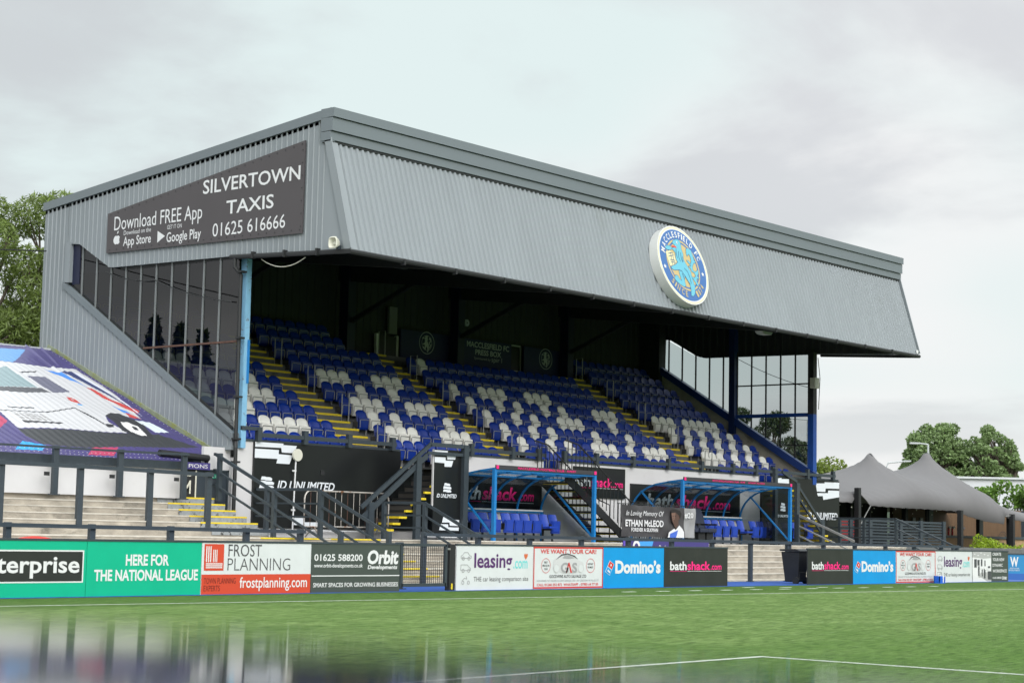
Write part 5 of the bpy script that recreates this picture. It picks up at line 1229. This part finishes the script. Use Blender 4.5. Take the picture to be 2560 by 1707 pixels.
mb = MB(); mb.box((31.50, 36.455, 2.48), (31.76, 36.47, 2.585), mat('exit_green', (0.0, 0.30, 0.17), .4)); mb.box((31.57, 36.45, 2.50), (31.61, 36.456, 2.57), WHITEP); wtext(mb, '↓', 31.66, 31.71, 2.50, 2.57, 36.45, WHITEP); mb.build('exit_sign', t2)
mb = MB(); mb.box((31.86, 36.42, 1.70), (31.98, 36.47, 1.74), WHITEP); mb.build('handle', t2)

# banner: one ridged sheet, the print kept as face materials
PRINT = [('sky blue',[[30.068,44.074],[31.058,44.076],[29.819,42.862],[29.245,42.834]]),('white',[[29.169,42.814],[30.041,42.837],[30.933,42.807],[31.469,42.832],[31.902,42.849],[31.924,42.397],[31.934,41.651],[31.672,40.153],[31.431,39.24],[31.044,39.25],[30.906,39.469],[30.551,39.447],[30.187,39.186],[29.985,38.785],[30.141,38.145],[26.633,37.976],[26.824,39.275]]),('windscreen',[[28.744,42.173],[29.339,42.484],[29.368,41.05],[27.775,40.711]]),('black cowl',[[27.775,40.711],[29.452,41.03],[29.59,40.739],[28.602,40.454],[27.62,40.477]]),('side window',[[29.591,41.844],[30.159,41.851],[30.325,40.911],[29.63,40.726]]),('navy',[[31.195,42.547],[31.605,42.634],[31.625,41.006],[31.678,39.801],[31.597,40.283],[31.399,41.401]]),('blue',[[30.604,42.534],[31.069,42.37],[31.176,41.286],[30.989,41.688]]),('red',[[31.127,41.313],[31.273,41.231],[31.351,40.597],[31.837,39.827],[31.601,39.614],[31.175,40.637]]),('blue',[[31.1,40.128],[31.322,39.744],[31.303,39.497],[31.134,39.679]]),('red',[[31.221,39.658],[31.368,39.403],[31.432,39.22],[31.044,39.25]]),('palestreak',[[31.605,42.634],[31.782,42.444],[31.7,40.875],[31.63,41.153]]),('palestreak',[[31.752,41.175],[31.74,40.882],[31.644,39.446],[31.717,39.808]]),('dark',[[26.595,37.921],[30.112,38.108],[31.112,38.077],[31.858,37.344],[30.473,37.277],[29.122,37.052],[28.088,36.929],[26.697,37.005],[26.552,37.472]]),('black',[[30.187,39.186],[30.569,39.471],[30.918,39.485],[31.031,39.145],[31.095,38.746],[30.846,38.042],[30.642,37.785],[30.365,37.814],[30.165,37.984],[30.051,38.264],[30.171,38.813]]),('rim',[[30.405,38.814],[30.667,38.805],[30.785,38.567],[30.699,38.155],[30.629,37.98],[30.388,38.014],[30.281,38.263],[30.307,38.599]]),('black',[[30.558,38.534],[30.68,38.518],[30.608,38.275],[30.497,38.326]]),('pale',[[31.056,39.046],[31.51,39.011],[31.617,38.279],[31.078,38.206]]),('grille',[[27.161,38.975],[28.115,39.029],[28.163,38.612],[27.092,38.388]]),('black',[[27.066,38.416],[27.777,38.458],[28.389,38.536],[28.226,38.396],[27.053,38.288]]),('black',[[29.518,42.119],[30.176,42.258],[30.077,42.163],[29.536,42.051]]),('black',[[27.27,39.382],[28.208,39.519],[28.138,39.441],[27.272,39.317]]),('black',[[26.851,39.047],[28.483,39.285],[29.543,39.626],[29.79,38.657],[29.714,38.599],[29.498,39.564],[28.441,39.225],[26.812,38.99]]),('black',[[29.753,38.651],[30.029,38.625],[29.925,38.444],[29.732,38.45]]),('cyan',[[26.173,37.09],[26.757,36.922],[26.301,36.48],[25.581,36.514]]),('crimson',[[28.115,36.945],[28.955,37.001],[28.373,36.441],[27.611,36.448]]),('crimson',[[26.585,38.915],[26.593,38.661],[26.588,38.345],[26.084,37.899],[25.804,37.737]]),('red',[[29.868,40.461],[30.04,40.47],[30.085,40.303],[29.984,39.939],[29.827,40.085],[29.791,40.217]]),('white',[[29.944,40.383],[30.017,40.347],[29.972,40.249],[29.895,40.27]]),('cyan',[[29.899,39.98],[30.014,39.889],[29.892,39.814],[29.811,39.882]])]
BM = {'sky blue': mat('cloth_sky_blue', (0.10, 0.25, 0.50), .5), 'white': mat('cloth_white', (0.46, 0.455, 0.47), .5), 'windscreen': mat('cloth_glass_grey', (0.20, 0.27, 0.29), .5), 'black cowl': mat('cloth_charcoal', (0.07, 0.07, 0.08), .5), 'side window': mat('cloth_window_grey', (0.11, 0.11, 0.155), .5), 'navy': mat('cloth_navy', (0.02, 0.03, 0.11), .5), 'blue': mat('cloth_blue', (0.04, 0.18, 0.55), .5), 'red': mat('cloth_red', (0.42, 0.045, 0.04), .5), 'palestreak': mat('cloth_pale', (0.55, 0.56, 0.66), .5), 'dark': mat('cloth_dark_grey', (0.028, 0.030, 0.034), .5), 'black': mat('cloth_black', (0.022, 0.022, 0.027), .5), 'rim': mat('cloth_rim_white', (0.60, 0.58, 0.58), .5), 'pale': mat('cloth_pale_blue', (0.55, 0.60, 0.64), .5), 'grille': mat('cloth_grille_grey', (0.26, 0.25, 0.25), .5), 'cyan': mat('cloth_cyan', (0.012, 0.26, 0.58), .5), 'crimson': mat('cloth_crimson', (0.34, 0.03, 0.085), .5)}
PUR = mat('cloth_purple', (0.046, 0.036, 0.135), .45, var=.12, scale=1.2)
def inside(p, P):
    r = False; j = len(P) - 1
    for i in range(len(P)):
        if (P[i][1] > p[1]) != (P[j][1] > p[1]) and p[0] < (P[j][0] - P[i][0]) * (p[1] - P[i][1]) / (P[j][1] - P[i][1]) + P[i][0]: r = not r
        j = i
    return r
boxes = [(min(q[0] for q in P), max(q[0] for q in P), min(q[1] for q in P), max(q[1] for q in P)) for _, P in PRINT]
t = thing('roof_banner', 'purple printed banner with a white van picture over the left roof', 'banner', (25, 36.3, 2.85))
mb = MB(); x0, x1, y0, y1 = 24.0, 32.08, 36.26, 44.38; nx, ny = 330, 360
def bz(x, y):
    d = max(0, (y - 43.0)); fold = .045 * math.exp(-((x - 31.25 - (y - 44) * .1) / .06) ** 2) * min(1, max(0, (y - 41.0) / 2)) + .04 * math.exp(-((x - 31.7 - (y - 44) * .25) / .05) ** 2) * min(1, max(0, (y - 41.5) / 2))
    return rz(y) + .045 + .006 * math.sin(2 * math.pi * x / .235) * (1 if y < 43.4 else .3) + fold + .02 * math.sin(x * 1.7 + y * 2.1)
mb.v = [Vector((x0 + (x1 - x0) * i / nx, y0 + (y1 - y0) * j / ny, 0)) for j in range(ny + 1) for i in range(nx + 1)]
for p in mb.v: p.z = bz(p.x, p.y)
pm_ = mb.mi(PUR); KI = {k: mb.mi(v) for k, v in BM.items()}
for j in range(ny):
    for i in range(nx):
        a = j * (nx + 1) + i; cxx = x0 + (x1 - x0) * (i + .5) / nx; cyy = y0 + (y1 - y0) * (j + .5) / ny
        if cxx > 30.42 and cyy < 36.32 + (cxx - 30.42) * .53: continue
        k = pm_
        if cyy > 36.5 and cxx < 31.95:
            for (nm, P), bb in zip(PRINT, boxes):
                if bb[0] <= cxx <= bb[1] and bb[2] <= cyy <= bb[3] and inside((cxx, cyy), P): k = KI[nm]
            if k == KI['grille'] and (i % 7 < 2 or j % 9 < 2): k = KI['white']
        mb.f.append((a, a + 1, a + nx + 2, a + nx + 1)); mb.m.append(k)
mb.build('cloth', t, smooth=True)
mb = MB()
for i in range(46):
    x = 24.6 + i * .13
    for y in (36.42, 36.62): mb.box((x, y, bz(x, y) + .003), (x + .022, y + .03, bz(x, y) + .012), WHITEP)
for i in range(40): y = 37.6 + i * .17; mb.box((31.97, y, bz(31.97, y) + .003), (31.99, y + .025, bz(31.97, y) + .012), WHITEP)
mb.build('eyelets', t)

# ---------------------------------------------------------------- stretch tent, bar and fence at the right
TG = mat('tent_grey_fabric', (0.125, 0.120, 0.123), .75, var=.05, scale=.6)
TD = mat('tent_shade_dark', (0.02, 0.02, 0.021), .8)  # near-black colour standing for the shade under the tent
t = thing('stretch_tent', 'grey stretch tent with two pointed peaks beside the stand', 'tent', (72, 40, 1))
import numpy as np
PK = [(71.9, 39.6, 4.98), (77.2, 39.6, 5.25)]
edge = [(62.6, 37.0, 2.74), (65.78, 37.0, 2.72), (66.15, 37.0, 3.24), (66.5, 36.95, 3.0), (67.05, 36.9, 2.63), (69.5, 36.95, 2.60), (72, 37.0, 2.60), (74.8, 37.0, 2.58), (76.2, 37.0, 2.36), (77.8, 36.9, 2.16), (79.1, 36.7, 2.09), (80.1, 37.1, 2.48), (80.6, 37.2, 2.36), (82.5, 37.3, 2.25), (85, 37.6, 2.3), (87.5, 38.6, 2.6)]
NU, NV = 200, 60
ed = np.array(edge); ex = np.linspace(62.6, 87.5, NU)
front = np.stack([ex, np.interp(ex, ed[:, 0], ed[:, 1]), np.interp(ex, ed[:, 0], ed[:, 2])], 1)
back = np.stack([np.linspace(63.2, 87.0, NU), np.full(NU, 46.5), 2.9 + .25 * np.sin(np.linspace(0, 12, NU))], 1)
tv = np.linspace(0, 1, NV)[:, None, None]
G = front[None] * (1 - tv) + back[None] * tv
fixed = np.zeros((NV, NU), bool); fixed[0] = fixed[-1] = True; fixed[:, 0] = fixed[:, -1] = True
for p in PK:
    dd = np.hypot(G[:, :, 0] - p[0], G[:, :, 1] - p[1]); m_ = dd < .17; m_[np.unravel_index(dd.argmin(), dd.shape)] = True
    fixed |= m_
def relax(z, fx, n):
    for it in range(n):
        zn = .25 * (np.roll(z, 1, 0) + np.roll(z, -1, 0)) + .25 * (np.roll(z, 1, 1) + np.roll(z, -1, 1))
        z = np.where(fx, z, zn)
    return z
rim = np.zeros((NV, NU), bool); rim[0] = rim[-1] = True; rim[:, 0] = rim[:, -1] = True
zb_ = relax(G[:, :, 2].copy() * rim + 2.7 * ~rim, rim, 2500)
h = relax((fixed & ~rim) * 1.0, fixed, 3500)
w1 = np.clip((G[:, :, 0] - PK[0][0]) / (PK[1][0] - PK[0][0]), 0, 1); top_ = PK[0][2] + (PK[1][2] - PK[0][2]) * w1
c_ = h[np.unravel_index(np.hypot(G[:, :, 0] - 74.5, G[:, :, 1] - 39.6).argmin(), h.shape)]
gam = math.log(.58) / math.log(c_)
z = zb_ + (top_ - zb_) * np.clip(h, 0, 1) ** gam * np.where(h > 0, 1, 0)
for p in PK + [(66.15, 37.0, 0), (79.1, 36.7, 0), (75.0, 36.9, 0)]:
    rr_ = np.hypot(G[:, :, 0] - p[0], G[:, :, 1] - p[1]); an_ = np.arctan2(G[:, :, 1] - p[1], G[:, :, 0] - p[0])
    z += .035 * np.sin(an_ * 15 + p[0]) * np.exp(-rr_ / 1.6) * np.clip(rr_ / .5, 0, 1) * np.where(rim, 0, 1)
z += .012 * np.sin(G[:, :, 0] * 9 + 3 * np.sin(G[:, :, 1])) * (1 - h) ** 2 * np.exp(-((G[:, :, 1] - 37) / .8) ** 2)
G[:, :, 2] = z
mb = MB(); vs = [tuple(float(q) for q in G[j, i]) for j in range(NV) for i in range(NU)]
mb.add(vs, [(j * NU + i, j * NU + i + 1, (j + 1) * NU + i + 1, (j + 1) * NU + i) for j in range(NV - 1) for i in range(NU - 1)], TG)
o = mb.build('canopy', t, smooth=True)
o.modifiers.new('thickness', 'SOLIDIFY').thickness = 0.02
for p in PK: mb = MB(); mb.tube([(p[0], p[1], 1.0), (p[0], p[1], p[2] - .05)], .07, BLACKM, 8); mb.tube([(p[0], p[1], p[2] - .1), (p[0], p[1], p[2] + .03)], [.12, .05], BLACKM, 8); mb.build('centre_pole', t)
for (x, y, z) in ((66.0, 36.9, 3.32), (75.0, 36.85, 2.62), (80.6, 37.0, 2.56), (81.6, 37.6, 2.4), (68.2, 38.5, 2.9), (73.2, 38.6, 2.9)): mb = MB(); mb.box((x - .1, y - .1, 0.9), (x + .1, y + .1, z), BLACKM); mb.build('side_pole', t)
mb = MB(); mb.tube([(66.15, 36.95, 1.7), (67.05, 36.9, 2.62)], .02, GALV, 5); mb.tube([(80.1, 37.1, 2.46), (80.6, 37.0, 2.5)], .02, GALV, 5)
mb.build('guy_rope', t)
mb = MB()
for i in range(26):
    x = 66.4 + i * .62; mb.ring((x, 37.4 + .9 * (i % 3), 2.55 + .12 * math.sin(i * 2.1)), X, Z, 0, .035, CREAM, 8)
mb.build('string_lights', t)
WOOD = mat('timber_boarding', (0.105, 0.056, 0.025), .7, var=.35, scale=2.2, stretch=(8, 1, .5), stain=(0.045, 0.024, 0.012), stain_lim=(.58, .72))
WOODL = mat('pale_timber', (0.36, 0.235, 0.12), .7, var=.25, scale=2.2, stretch=(8, 1, .5))
t = thing('timber_bar', 'timber-clad bar counter under the grey tent', 'bar', (84, 41, .9))
mb = MB(); mb.box((81.5, 43.6, .9), (98, 43.8, 3.0), WOOD); mb.box((74, 44.2, .9), (82, 44.3, 3.0), TD); mb.box((63, 46, .9), (76, 46.2, 3.2), TD); mb.box((63, 44.5, .9), (63.2, 46, 3.2), TD); mb.build('back_wall', t)  # near-black wall sections put in for the shade under the tent
mb = MB(); mb.box((77.5, 41.0, .9), (98, 41.6, 1.42), WOODL); mb.build('counter', t)
mb = MB(); mb.box((77.4, 40.9, 1.42), (98.1, 41.7, 1.54), SLATE); mb.build('counter_top', t)
for x in (80.8, 86.2, 91.5): mb = MB(); mb.box((x, 41.3, .9), (x + .4, 41.5, 2.9), SLATE); mb.build('post', t)
for (x, z, w_, h, m) in ((83.4, 1.9, .35, .5, PDK), (84.2, 1.85, .35, .55, PDK), (85.0, 1.85, .35, .55, DGREY), (88.4, 1.9, .8, .1, PDK)): mb = MB(); mb.box((x, 43.55, z), (x + w_, 43.6, z + h), m); mb.box((x + .05, 43.54, z + .06), (x + w_ - .05, 43.55, z + h - .04), LGREY); mb.build('framed_notice', t)
mb = MB(); mb.ring((88.2, 40.99, 1.15), X, Z, .62, .66, BLACKM, 32); mb.ring((88.2, 40.99, 1.1), X, Z, 0, .16, BLACKM, 14)
for i, ch in enumerate('MACCLESFIELD'):
    a = rad(160 - 140 * i / 11); mb.text(ch, Vector((88.2 + .46 * math.cos(a) - .04, 40.985, 1.15 + .46 * math.sin(a))), X * math.sin(a) - Z * math.cos(a), X * math.cos(a) + Z * math.sin(a), .08, .11, BLACKM, bold=.02)
mb.build('round_emblem', t)
REDP = mat('red_plastic', (0.55, 0.02, 0.025), .4)
for i, x in enumerate((82.6, 83.0, 89.5, 89.8)):
    t2 = thing('beer_tap', '%s tap fitting on the timber bar counter, %s from the left' % ('red' if i < 2 else 'dark', ORD[i]), 'beer tap', (x, 41.2, 1.54), 'taps on the bar'); mb = MB(); mb.tube([(x, 41.2, 1.54), (x, 41.2, 1.95)], .05, REDP if i < 2 else BLACKM, 8); mb.build('column', t2); mb = MB(); mb.box((x - .1, 41.1, 1.88), (x + .1, 41.16, 1.98), WHITEP if i < 2 else BLACKM); mb.build('badge', t2)
t2 = thing('hanging_banner', 'red banner panel with white lettering behind the slatted fence', 'banner', (64.2, 38.2, 1)); mb = MB(); mb.box((63.9, 38.2, 1.2), (68.4, 38.26, 2.12), REDP); mb.build('panel', t2); mb = MB(); 
for z in (1.95, 1.72, 1.5): wtext(mb, 'SILK FM', 64.1, 66.2, z, z + .12, 38.19, WHITEP, bold=.04)
mb.build('lettering', t2)
t = thing('slatted_fence', 'dark horizontal slatted fence before the tent', 'fence', (64.2, 37.0, .9))
mb = MB()
for k in range(9): mb.box((63.6, 37.0, 1.0 + .122 * k), (73.95, 37.03, 1.0 + .122 * k + (.075 if k < 8 else .09)), SLATE)
mb.build('slats', t)
for x in (65.6, 67.2, 69.8, 71.6, 73.7): mb = MB(); mb.box((x - .12, 36.95, .9), (x + .12, 37.05, 2.1), SLATE); mb.build('post', t)

# ---------------------------------------------------------------- vegetation
rng = random.Random(11)
LG1 = leafmat('willow_leaf', (0.150, 0.205, 0.050)); LG2 = leafmat('broad_leaf', (0.185, 0.265, 0.105)); LG3 = leafmat('bush_leaf', (0.15, 0.20, 0.035)); LG4 = leafmat('hedge_leaf', (0.26, 0.36, 0.020)); LG5 = leafmat('young_leaf', (0.12, 0.22, 0.035)); LG6 = leafmat('dark_leaf', (0.050, 0.075, 0.032))
BARK = mat('bark', (0.085, 0.068, 0.052), .9, var=.3, scale=6, bump=.4)
def rv():
    while True:
        v = Vector((rng.uniform(-1, 1), rng.uniform(-1, 1), rng.uniform(-1, 1)))
        if .05 < v.length <= 1: return v
def leaves(mb, clumps, n, size, m, droop=0.0, asp=.55, shell=.55):
    tot = sum(c[1] ** 2 for c in clumps)
    for c, r in clumps:
        c = Vector(c)
        for _ in range(int(n * r * r / tot)):
            d = rv(); d = d.normalized() * (d.length ** shell); p = c + Vector((d.x * r, d.y * r, d.z * r * .82))
            a = rv().normalized(); a.z -= droop; a.normalize(); b = a.cross(rv()).normalized(); s = size * rng.uniform(.6, 1.35)
            u = a * s; v = b * s * asp
            mb.v.extend((p - u, p + v * .9, p + u, p - v * .9)); k = len(mb.v) - 4; mb.f.append((k, k + 1, k + 2, k + 3)); mb.m.append(mb.mi(m))
def tree(name, label, base, trunk_h, clumps, n, size, m, group=None, droop=0.0, asp=.55, tr=.3, cat='tree', shell=.55):
    t = thing(name, label, cat, base, group); base = Vector(base)
    mb = MB(); top = base + Vector((0, 0, trunk_h)); mb.tube([base, base.lerp(top, .5) + Vector((.1 * tr, .2 * tr, 0)), top], [tr, tr * .8, tr * .6], BARK, 8)
    for c, r in clumps:
        c = Vector(c); mid = top.lerp(c, .5) + Vector((rng.uniform(-.3, .3), rng.uniform(-.3, .3), r * .25)); st = base.lerp(top, rng.uniform(.6, 1))
        mb.tube([st, mid, c], [tr * .4, tr * .25, tr * .08], BARK, 5)
        for _ in range(3 if len(clumps) < 60 else 0): mb.tube([mid.lerp(c, .6), c + rv() * r * .8], [tr * .12, tr * .03], BARK, 4)
    mb.build('trunk', t)
    mb = MB(); leaves(mb, clumps, n, size, m, droop, asp, shell); mb.build('crown', t)
    return t
def crown(c, rx, ry, rz_, k, r0, r1):
    out = []
    for _ in range(k):
        d = rv(); d = d.normalized() * d.length ** .35; out.append((Vector((c[0] + d.x * rx, c[1] + d.y * ry, c[2] + d.z * rz_)), rng.uniform(r0, r1)))
    return out
# willows behind the left stand
tree('willow_tree', 'tall pale green willow behind the left stand at the picture edge', (48.3, 73.2, 0), 7, crown((48.2, 73.2, 11.3), 3.6, 3.2, 5.2, 34, .8, 1.5), 34000, .15, LG1, 'willows behind the left stand', .5, .24, .45)
tree('willow_tree', 'willow leaning against the left rear edge of the stand', (51.2, 70.6, 0), 6, crown((51.0, 70.8, 10.6), 1.9, 2.6, 5.2, 28, .8, 1.4), 26000, .15, LG1, 'willows behind the left stand', .5, .24, .4)
# big tree right
tree('broadleaf_tree', 'largest rounded green tree rising behind the right tent peak', (136.5, 70.5, 0), 5, crown((137.4, 69.6, 7.4), 2.5, 2.5, 3.4, 190, .28, .62), 20000, .14, LG2, 'trees beyond the tent', 0, .6, .45, shell=.4)
tree('broadleaf_tree', 'broad green tree at the right edge beyond the white building', (141, 65.0, 0), 5, crown((140.1, 66.6, 6.9), 3.1, 2.8, 3.5, 180, .28, .62), 18000, .14, LG2, 'trees beyond the tent', 0, .6, .45, shell=.4)
tree('broadleaf_tree', 'lower green tree between the two tent peaks', (136.6, 70.8, 0), 3, crown((136.5, 70.9, 5.2), 1.1, 1.1, 1.6, 60, .25, .45), 5000, .13, LG2, 'trees beyond the tent', 0, .6, .3)
# bushes right of the blue column and the trees seen through the glazing
tree('hawthorn_bush', 'sunlit yellow-green bush behind the blue right-hand column', (83.5, 48.0, 0), 2.2, crown((83.4, 48.2, 3.6), 2.0, 1.6, 1.2, 16, .5, .9), 5200, .10, LG3, 'bushes behind the right end of the stand', 0, .6, .15, 'bush')
tree('hawthorn_bush', 'yellow-green bush left of the first tent peak', (84.8, 47.0, 0), 2.0, crown((84.9, 47.0, 3.2), 1.5, 1.2, .9, 12, .5, .8), 3600, .10, LG3, 'bushes behind the right end of the stand', 0, .6, .15, 'bush')
tree('birch_tree', 'dark feathery tree in the left part of the right-hand glazing', (93.2, 59.8, 0), 5, crown((93.4, 59.7, 6.2), .9, .9, 2.6, 14, .5, .95), 6000, .14, LG6, 'trees seen through the right glazing', .5, .3, .25)
tree('birch_tree', 'dark feathery tree in the middle of the right-hand glazing', (94.4, 58.4, 0), 5, crown((94.5, 58.3, 5.9), .8, .9, 2.5, 14, .5, .9), 6000, .14, LG6, 'trees seen through the right glazing', .5, .3, .25)
tree('birch_tree', 'bushier dark tree low in the right-hand glazing beside the blue column', (95.2, 57.4, 0), 4, crown((95.2, 57.4, 5.0), .5, .6, 2.2, 14, .4, .8), 6000, .14, LG6, 'trees seen through the right glazing', .2, .4, .25)
tree('birch_tree', 'low dark shrubby tree at the foot of the right-hand glazing', (94.9, 57.6, 0), 2, crown((94.6, 58.0, 3.6), 1.0, 1.0, 1.2, 14, .5, .8), 5000, .14, LG6, 'trees seen through the right glazing', .2, .4, .2)
# young shrubs by the white building
for i, (x, y, zc, r, lab) in enumerate(((96.5, 48.0, 3.6, 1.1, 'light green shrub before the white building, nearest the tent slope'), (98.2, 46.2, 3.9, .9, 'twiggy green shrub before the white building, middle of three'), (99.4, 44.9, 3.4, .9, 'green shrub at the right edge before the white building'))):
    tree('young_shrub', lab, (x, y, 0), 2.2, crown((x, y, zc), r, r, .9, 9, .35, .6), 1500, .12, LG5, 'shrubs before the white building', 0, .6, .1, 'shrub')
tree('young_shrub', 'thin sapling between the tent slope and the big tree', (97.5, 49.5, 0), 3.5, crown((97.5, 49.5, 4.9), .35, .35, .9, 6, .25, .4), 420, .10, LG5, 'shrubs before the white building', 0, .6, .06, 'shrub')
# hedge
for i in range(9):
    x = 74.6 + i * 1.15; yv = 35.6 - i * .05; zc = 1.08 + (.22 if i == 0 else -.10 if i > 1 else 0) - .02 * i + rng.uniform(-.03, .03)
    tree('golden_shrub', ('tallest golden-green shrub at the left end of the hedge' if i == 0 else 'golden-green hedge shrub before the bar, %s from the left' % ORD[i]), (x, yv, 0), .6, crown((x, yv, zc - .15), .5, .3, .25, 8, .22, .36), 1300, .055, LG4, 'golden hedge before the bar', 0, .5, .05, 'shrub')
tree('potted_shrub', 'small dark round shrub at the end of the bar counter', (88.9, 39.5, .9), .5, crown((88.9, 39.5, 1.75), .3, .3, .25, 5, .2, .3), 420, .05, LG6, None, 0, .5, .04, 'shrub')
# conifers seen only as reflections in the left glazing
for i, (x, y, h, r) in enumerate(((-5.6, 86.6, 13.4, 1.6), (-6.6, 85.4, 13.0, 1.5), (-7.6, 84.6, 12.7, 2.2))):
    tree('conifer', ['tall pointed conifer mirrored in the left glazing', 'slender double conifer mirrored in the left glazing', 'broad low conifer mirrored near the rusty bar'][i], (x, y, 0), h - 1, [(Vector((x + r * (1 - q) * math.cos(k * 2.4) * .8, y + r * (1 - q) * math.sin(k * 2.4) * .8, 3 + (h - 3) * q)), .25 + r * .42 * (1 - q)) for k in range(48) for q in [k / 47]], 14000, .24, LG6, 'conifers mirrored in the left glazing', 0, .5, .25)
hl = MB(); vs = []; fs = []
for i in range(41):
    x = 150 + i * 12; y = 560 - i * 9; h = 9 + 5 * math.sin(i * .5) + 3 * math.sin(i * 1.3)
    vs += [(x, y, -2), (x, y, h), (x + 60, y + 60, h * 1.2), (x + 90, y + 90, -2)]
for i in range(40):
    for k in range(3): a = i * 4 + k; fs.append((a, a + 4, a + 5, a + 1))
hl.add(vs, fs, mat('distant_hill_green', (0.06, 0.085, 0.06), .9, var=.3, scale=.05)); o = hl.build('hills'); tag(o, 'low wooded hill on the skyline', 'hill', kind='structure')

# ---------------------------------------------------------------- far buildings, lamps, palisade
t = thing('white_building', 'long low white building beyond the tent', 'building', (102, 50, 0)); WR = mat('white_metal_wall', (0.55, 0.56, 0.59), .6, var=.03, scale=.5)
d_ = Vector((104.5, 46.8, 0)) - Vector((101, 51.2, 0)); d_.normalize(); nB = Vector((d_.y, -d_.x, 0)); a = Vector((101.2, 51.0, 0)); b = a + d_ * 14
mb = MB(); mb.prism([a, b, b + Z * 5.0, a + Z * 5.0], Vector((.76, .64, 0)) * 10, WR); mb.build('wall', t)
mb = MB(); k_ = Vector((-.76, -.64, 0)) * .2; mb.prism([a + Z * 5.0 + k_, b + Z * 5.0 + k_, b + Z * 5.12 + k_, a + Z * 5.12 + k_], Vector((.76, .64, 0)) * 10.3, mat('pale_roof_edge', (0.5, 0.51, 0.53), .5)); mb.build('roof', t)
t = thing('palisade_fence', 'grey palisade fence at the right edge below the shrubs', 'fence', (97, 44, 0)); mb = MB(); PAL = mat('palisade_grey', (0.30, 0.31, 0.32), .5)
for i in range(40):
    p = Vector((95.4, 45.6, 0)).lerp(Vector((99.5, 40.8, 0)), i / 39); mb.prism([p + d_ * -.035 + Z * 0, p + d_ * .035 + Z * 0, p + d_ * .035 + Z * 3.05, p + Z * 3.15, p + d_ * -.035 + Z * 3.05], nB * .01, PAL)
mb.build('pales', t)
mb = MB(); mb.bar((95.4, 45.6, 2.7), (99.5, 40.8, 2.7), .05, .06, PAL); mb.bar((95.4, 45.6, .5), (99.5, 40.8, .5), .05, .06, PAL); mb.build('rails', t)
LMP = mat('lamp_post_grey', (0.42, 0.44, 0.45), .5)
def lamp(base, h, arm, label):
    t = thing('street_lamp', label, 'street lamp', base, 'street lamps'); B_ = Vector(base); mb = MB(); mb.tube([B_, B_ + Z * h], [.09, .06], LMP, 6); mb.build('post', t)
    mb = MB(); mb.tube([B_ + Z * h, B_ + Z * (h + .06) + Vector(arm)], .045, LMP, 6); mb.build('arm', t)
    e = B_ + Z * (h + .06) + Vector(arm); mb = MB(); mb.bar(e, e + Vector(arm).normalized() * .55, .22, .10, LMP); mb.build('lamp_head', t)
lamp((100.42, 51.4, 0), 6.98, (-.35, .42, 0), 'grey street lamp behind the right tent peak')
lamp((95.66, 56.87, 0), 8.3, (-.8, .9, 0), 'street lamp seen through the right-hand glazing')
t = thing('street_lamp', 'curved-arm street lamp between the tent peaks', 'street lamp', (98.9, 53.4, 0), 'street lamps'); mb = MB(); mb.tube([(98.9, 53.4, 0), (98.92, 53.36, 5.6), (98.98, 53.28, 5.83), (99.61, 52.54, 5.95)], .05, LMP, 6); mb.build('post', t); mb = MB(); mb.bar((99.55, 52.6, 5.95), (99.85, 52.25, 5.97), .2, .09, LMP); mb.build('lamp_head', t)

# ---------------------------------------------------------------- the polished slab just under the lens
t = thing('glossy_phone', 'dark polished shelf close to the lens mirroring the stand at the bottom edge', 'phone', (0.1, 0.25, 0))  # oversized slab standing in for a phone held under the lens
SN = Vector((0.02280727, 0.0057782, 0.99972318)); P0 = CP - SN * 0.024
def sz(x, y): return P0.z - (SN.x * (x - P0.x) + SN.y * (y - P0.y)) / SN.z
mb = MB(); cs = [(-.30, -.35), (.374, -.35), (.374, .95), (-.30, .95)]
mb.prism([(x, y, sz(x, y)) for x, y in cs], (0, 0, -.018), mat('polished_black', (0.025, 0.028, 0.030), .06, spec=.5)); mb.build('top', t)
mb = MB(); mb.box((0.02, .2, 0.02), (.08, .4, 1.2), BLACKM); mb.build('pedestal', t)  # pedestal and foot are added only to carry the slab
mb = MB(); mb.box((-.2, .0, 0.0), (.3, .6, .02), BLACKM); mb.build('foot', t)
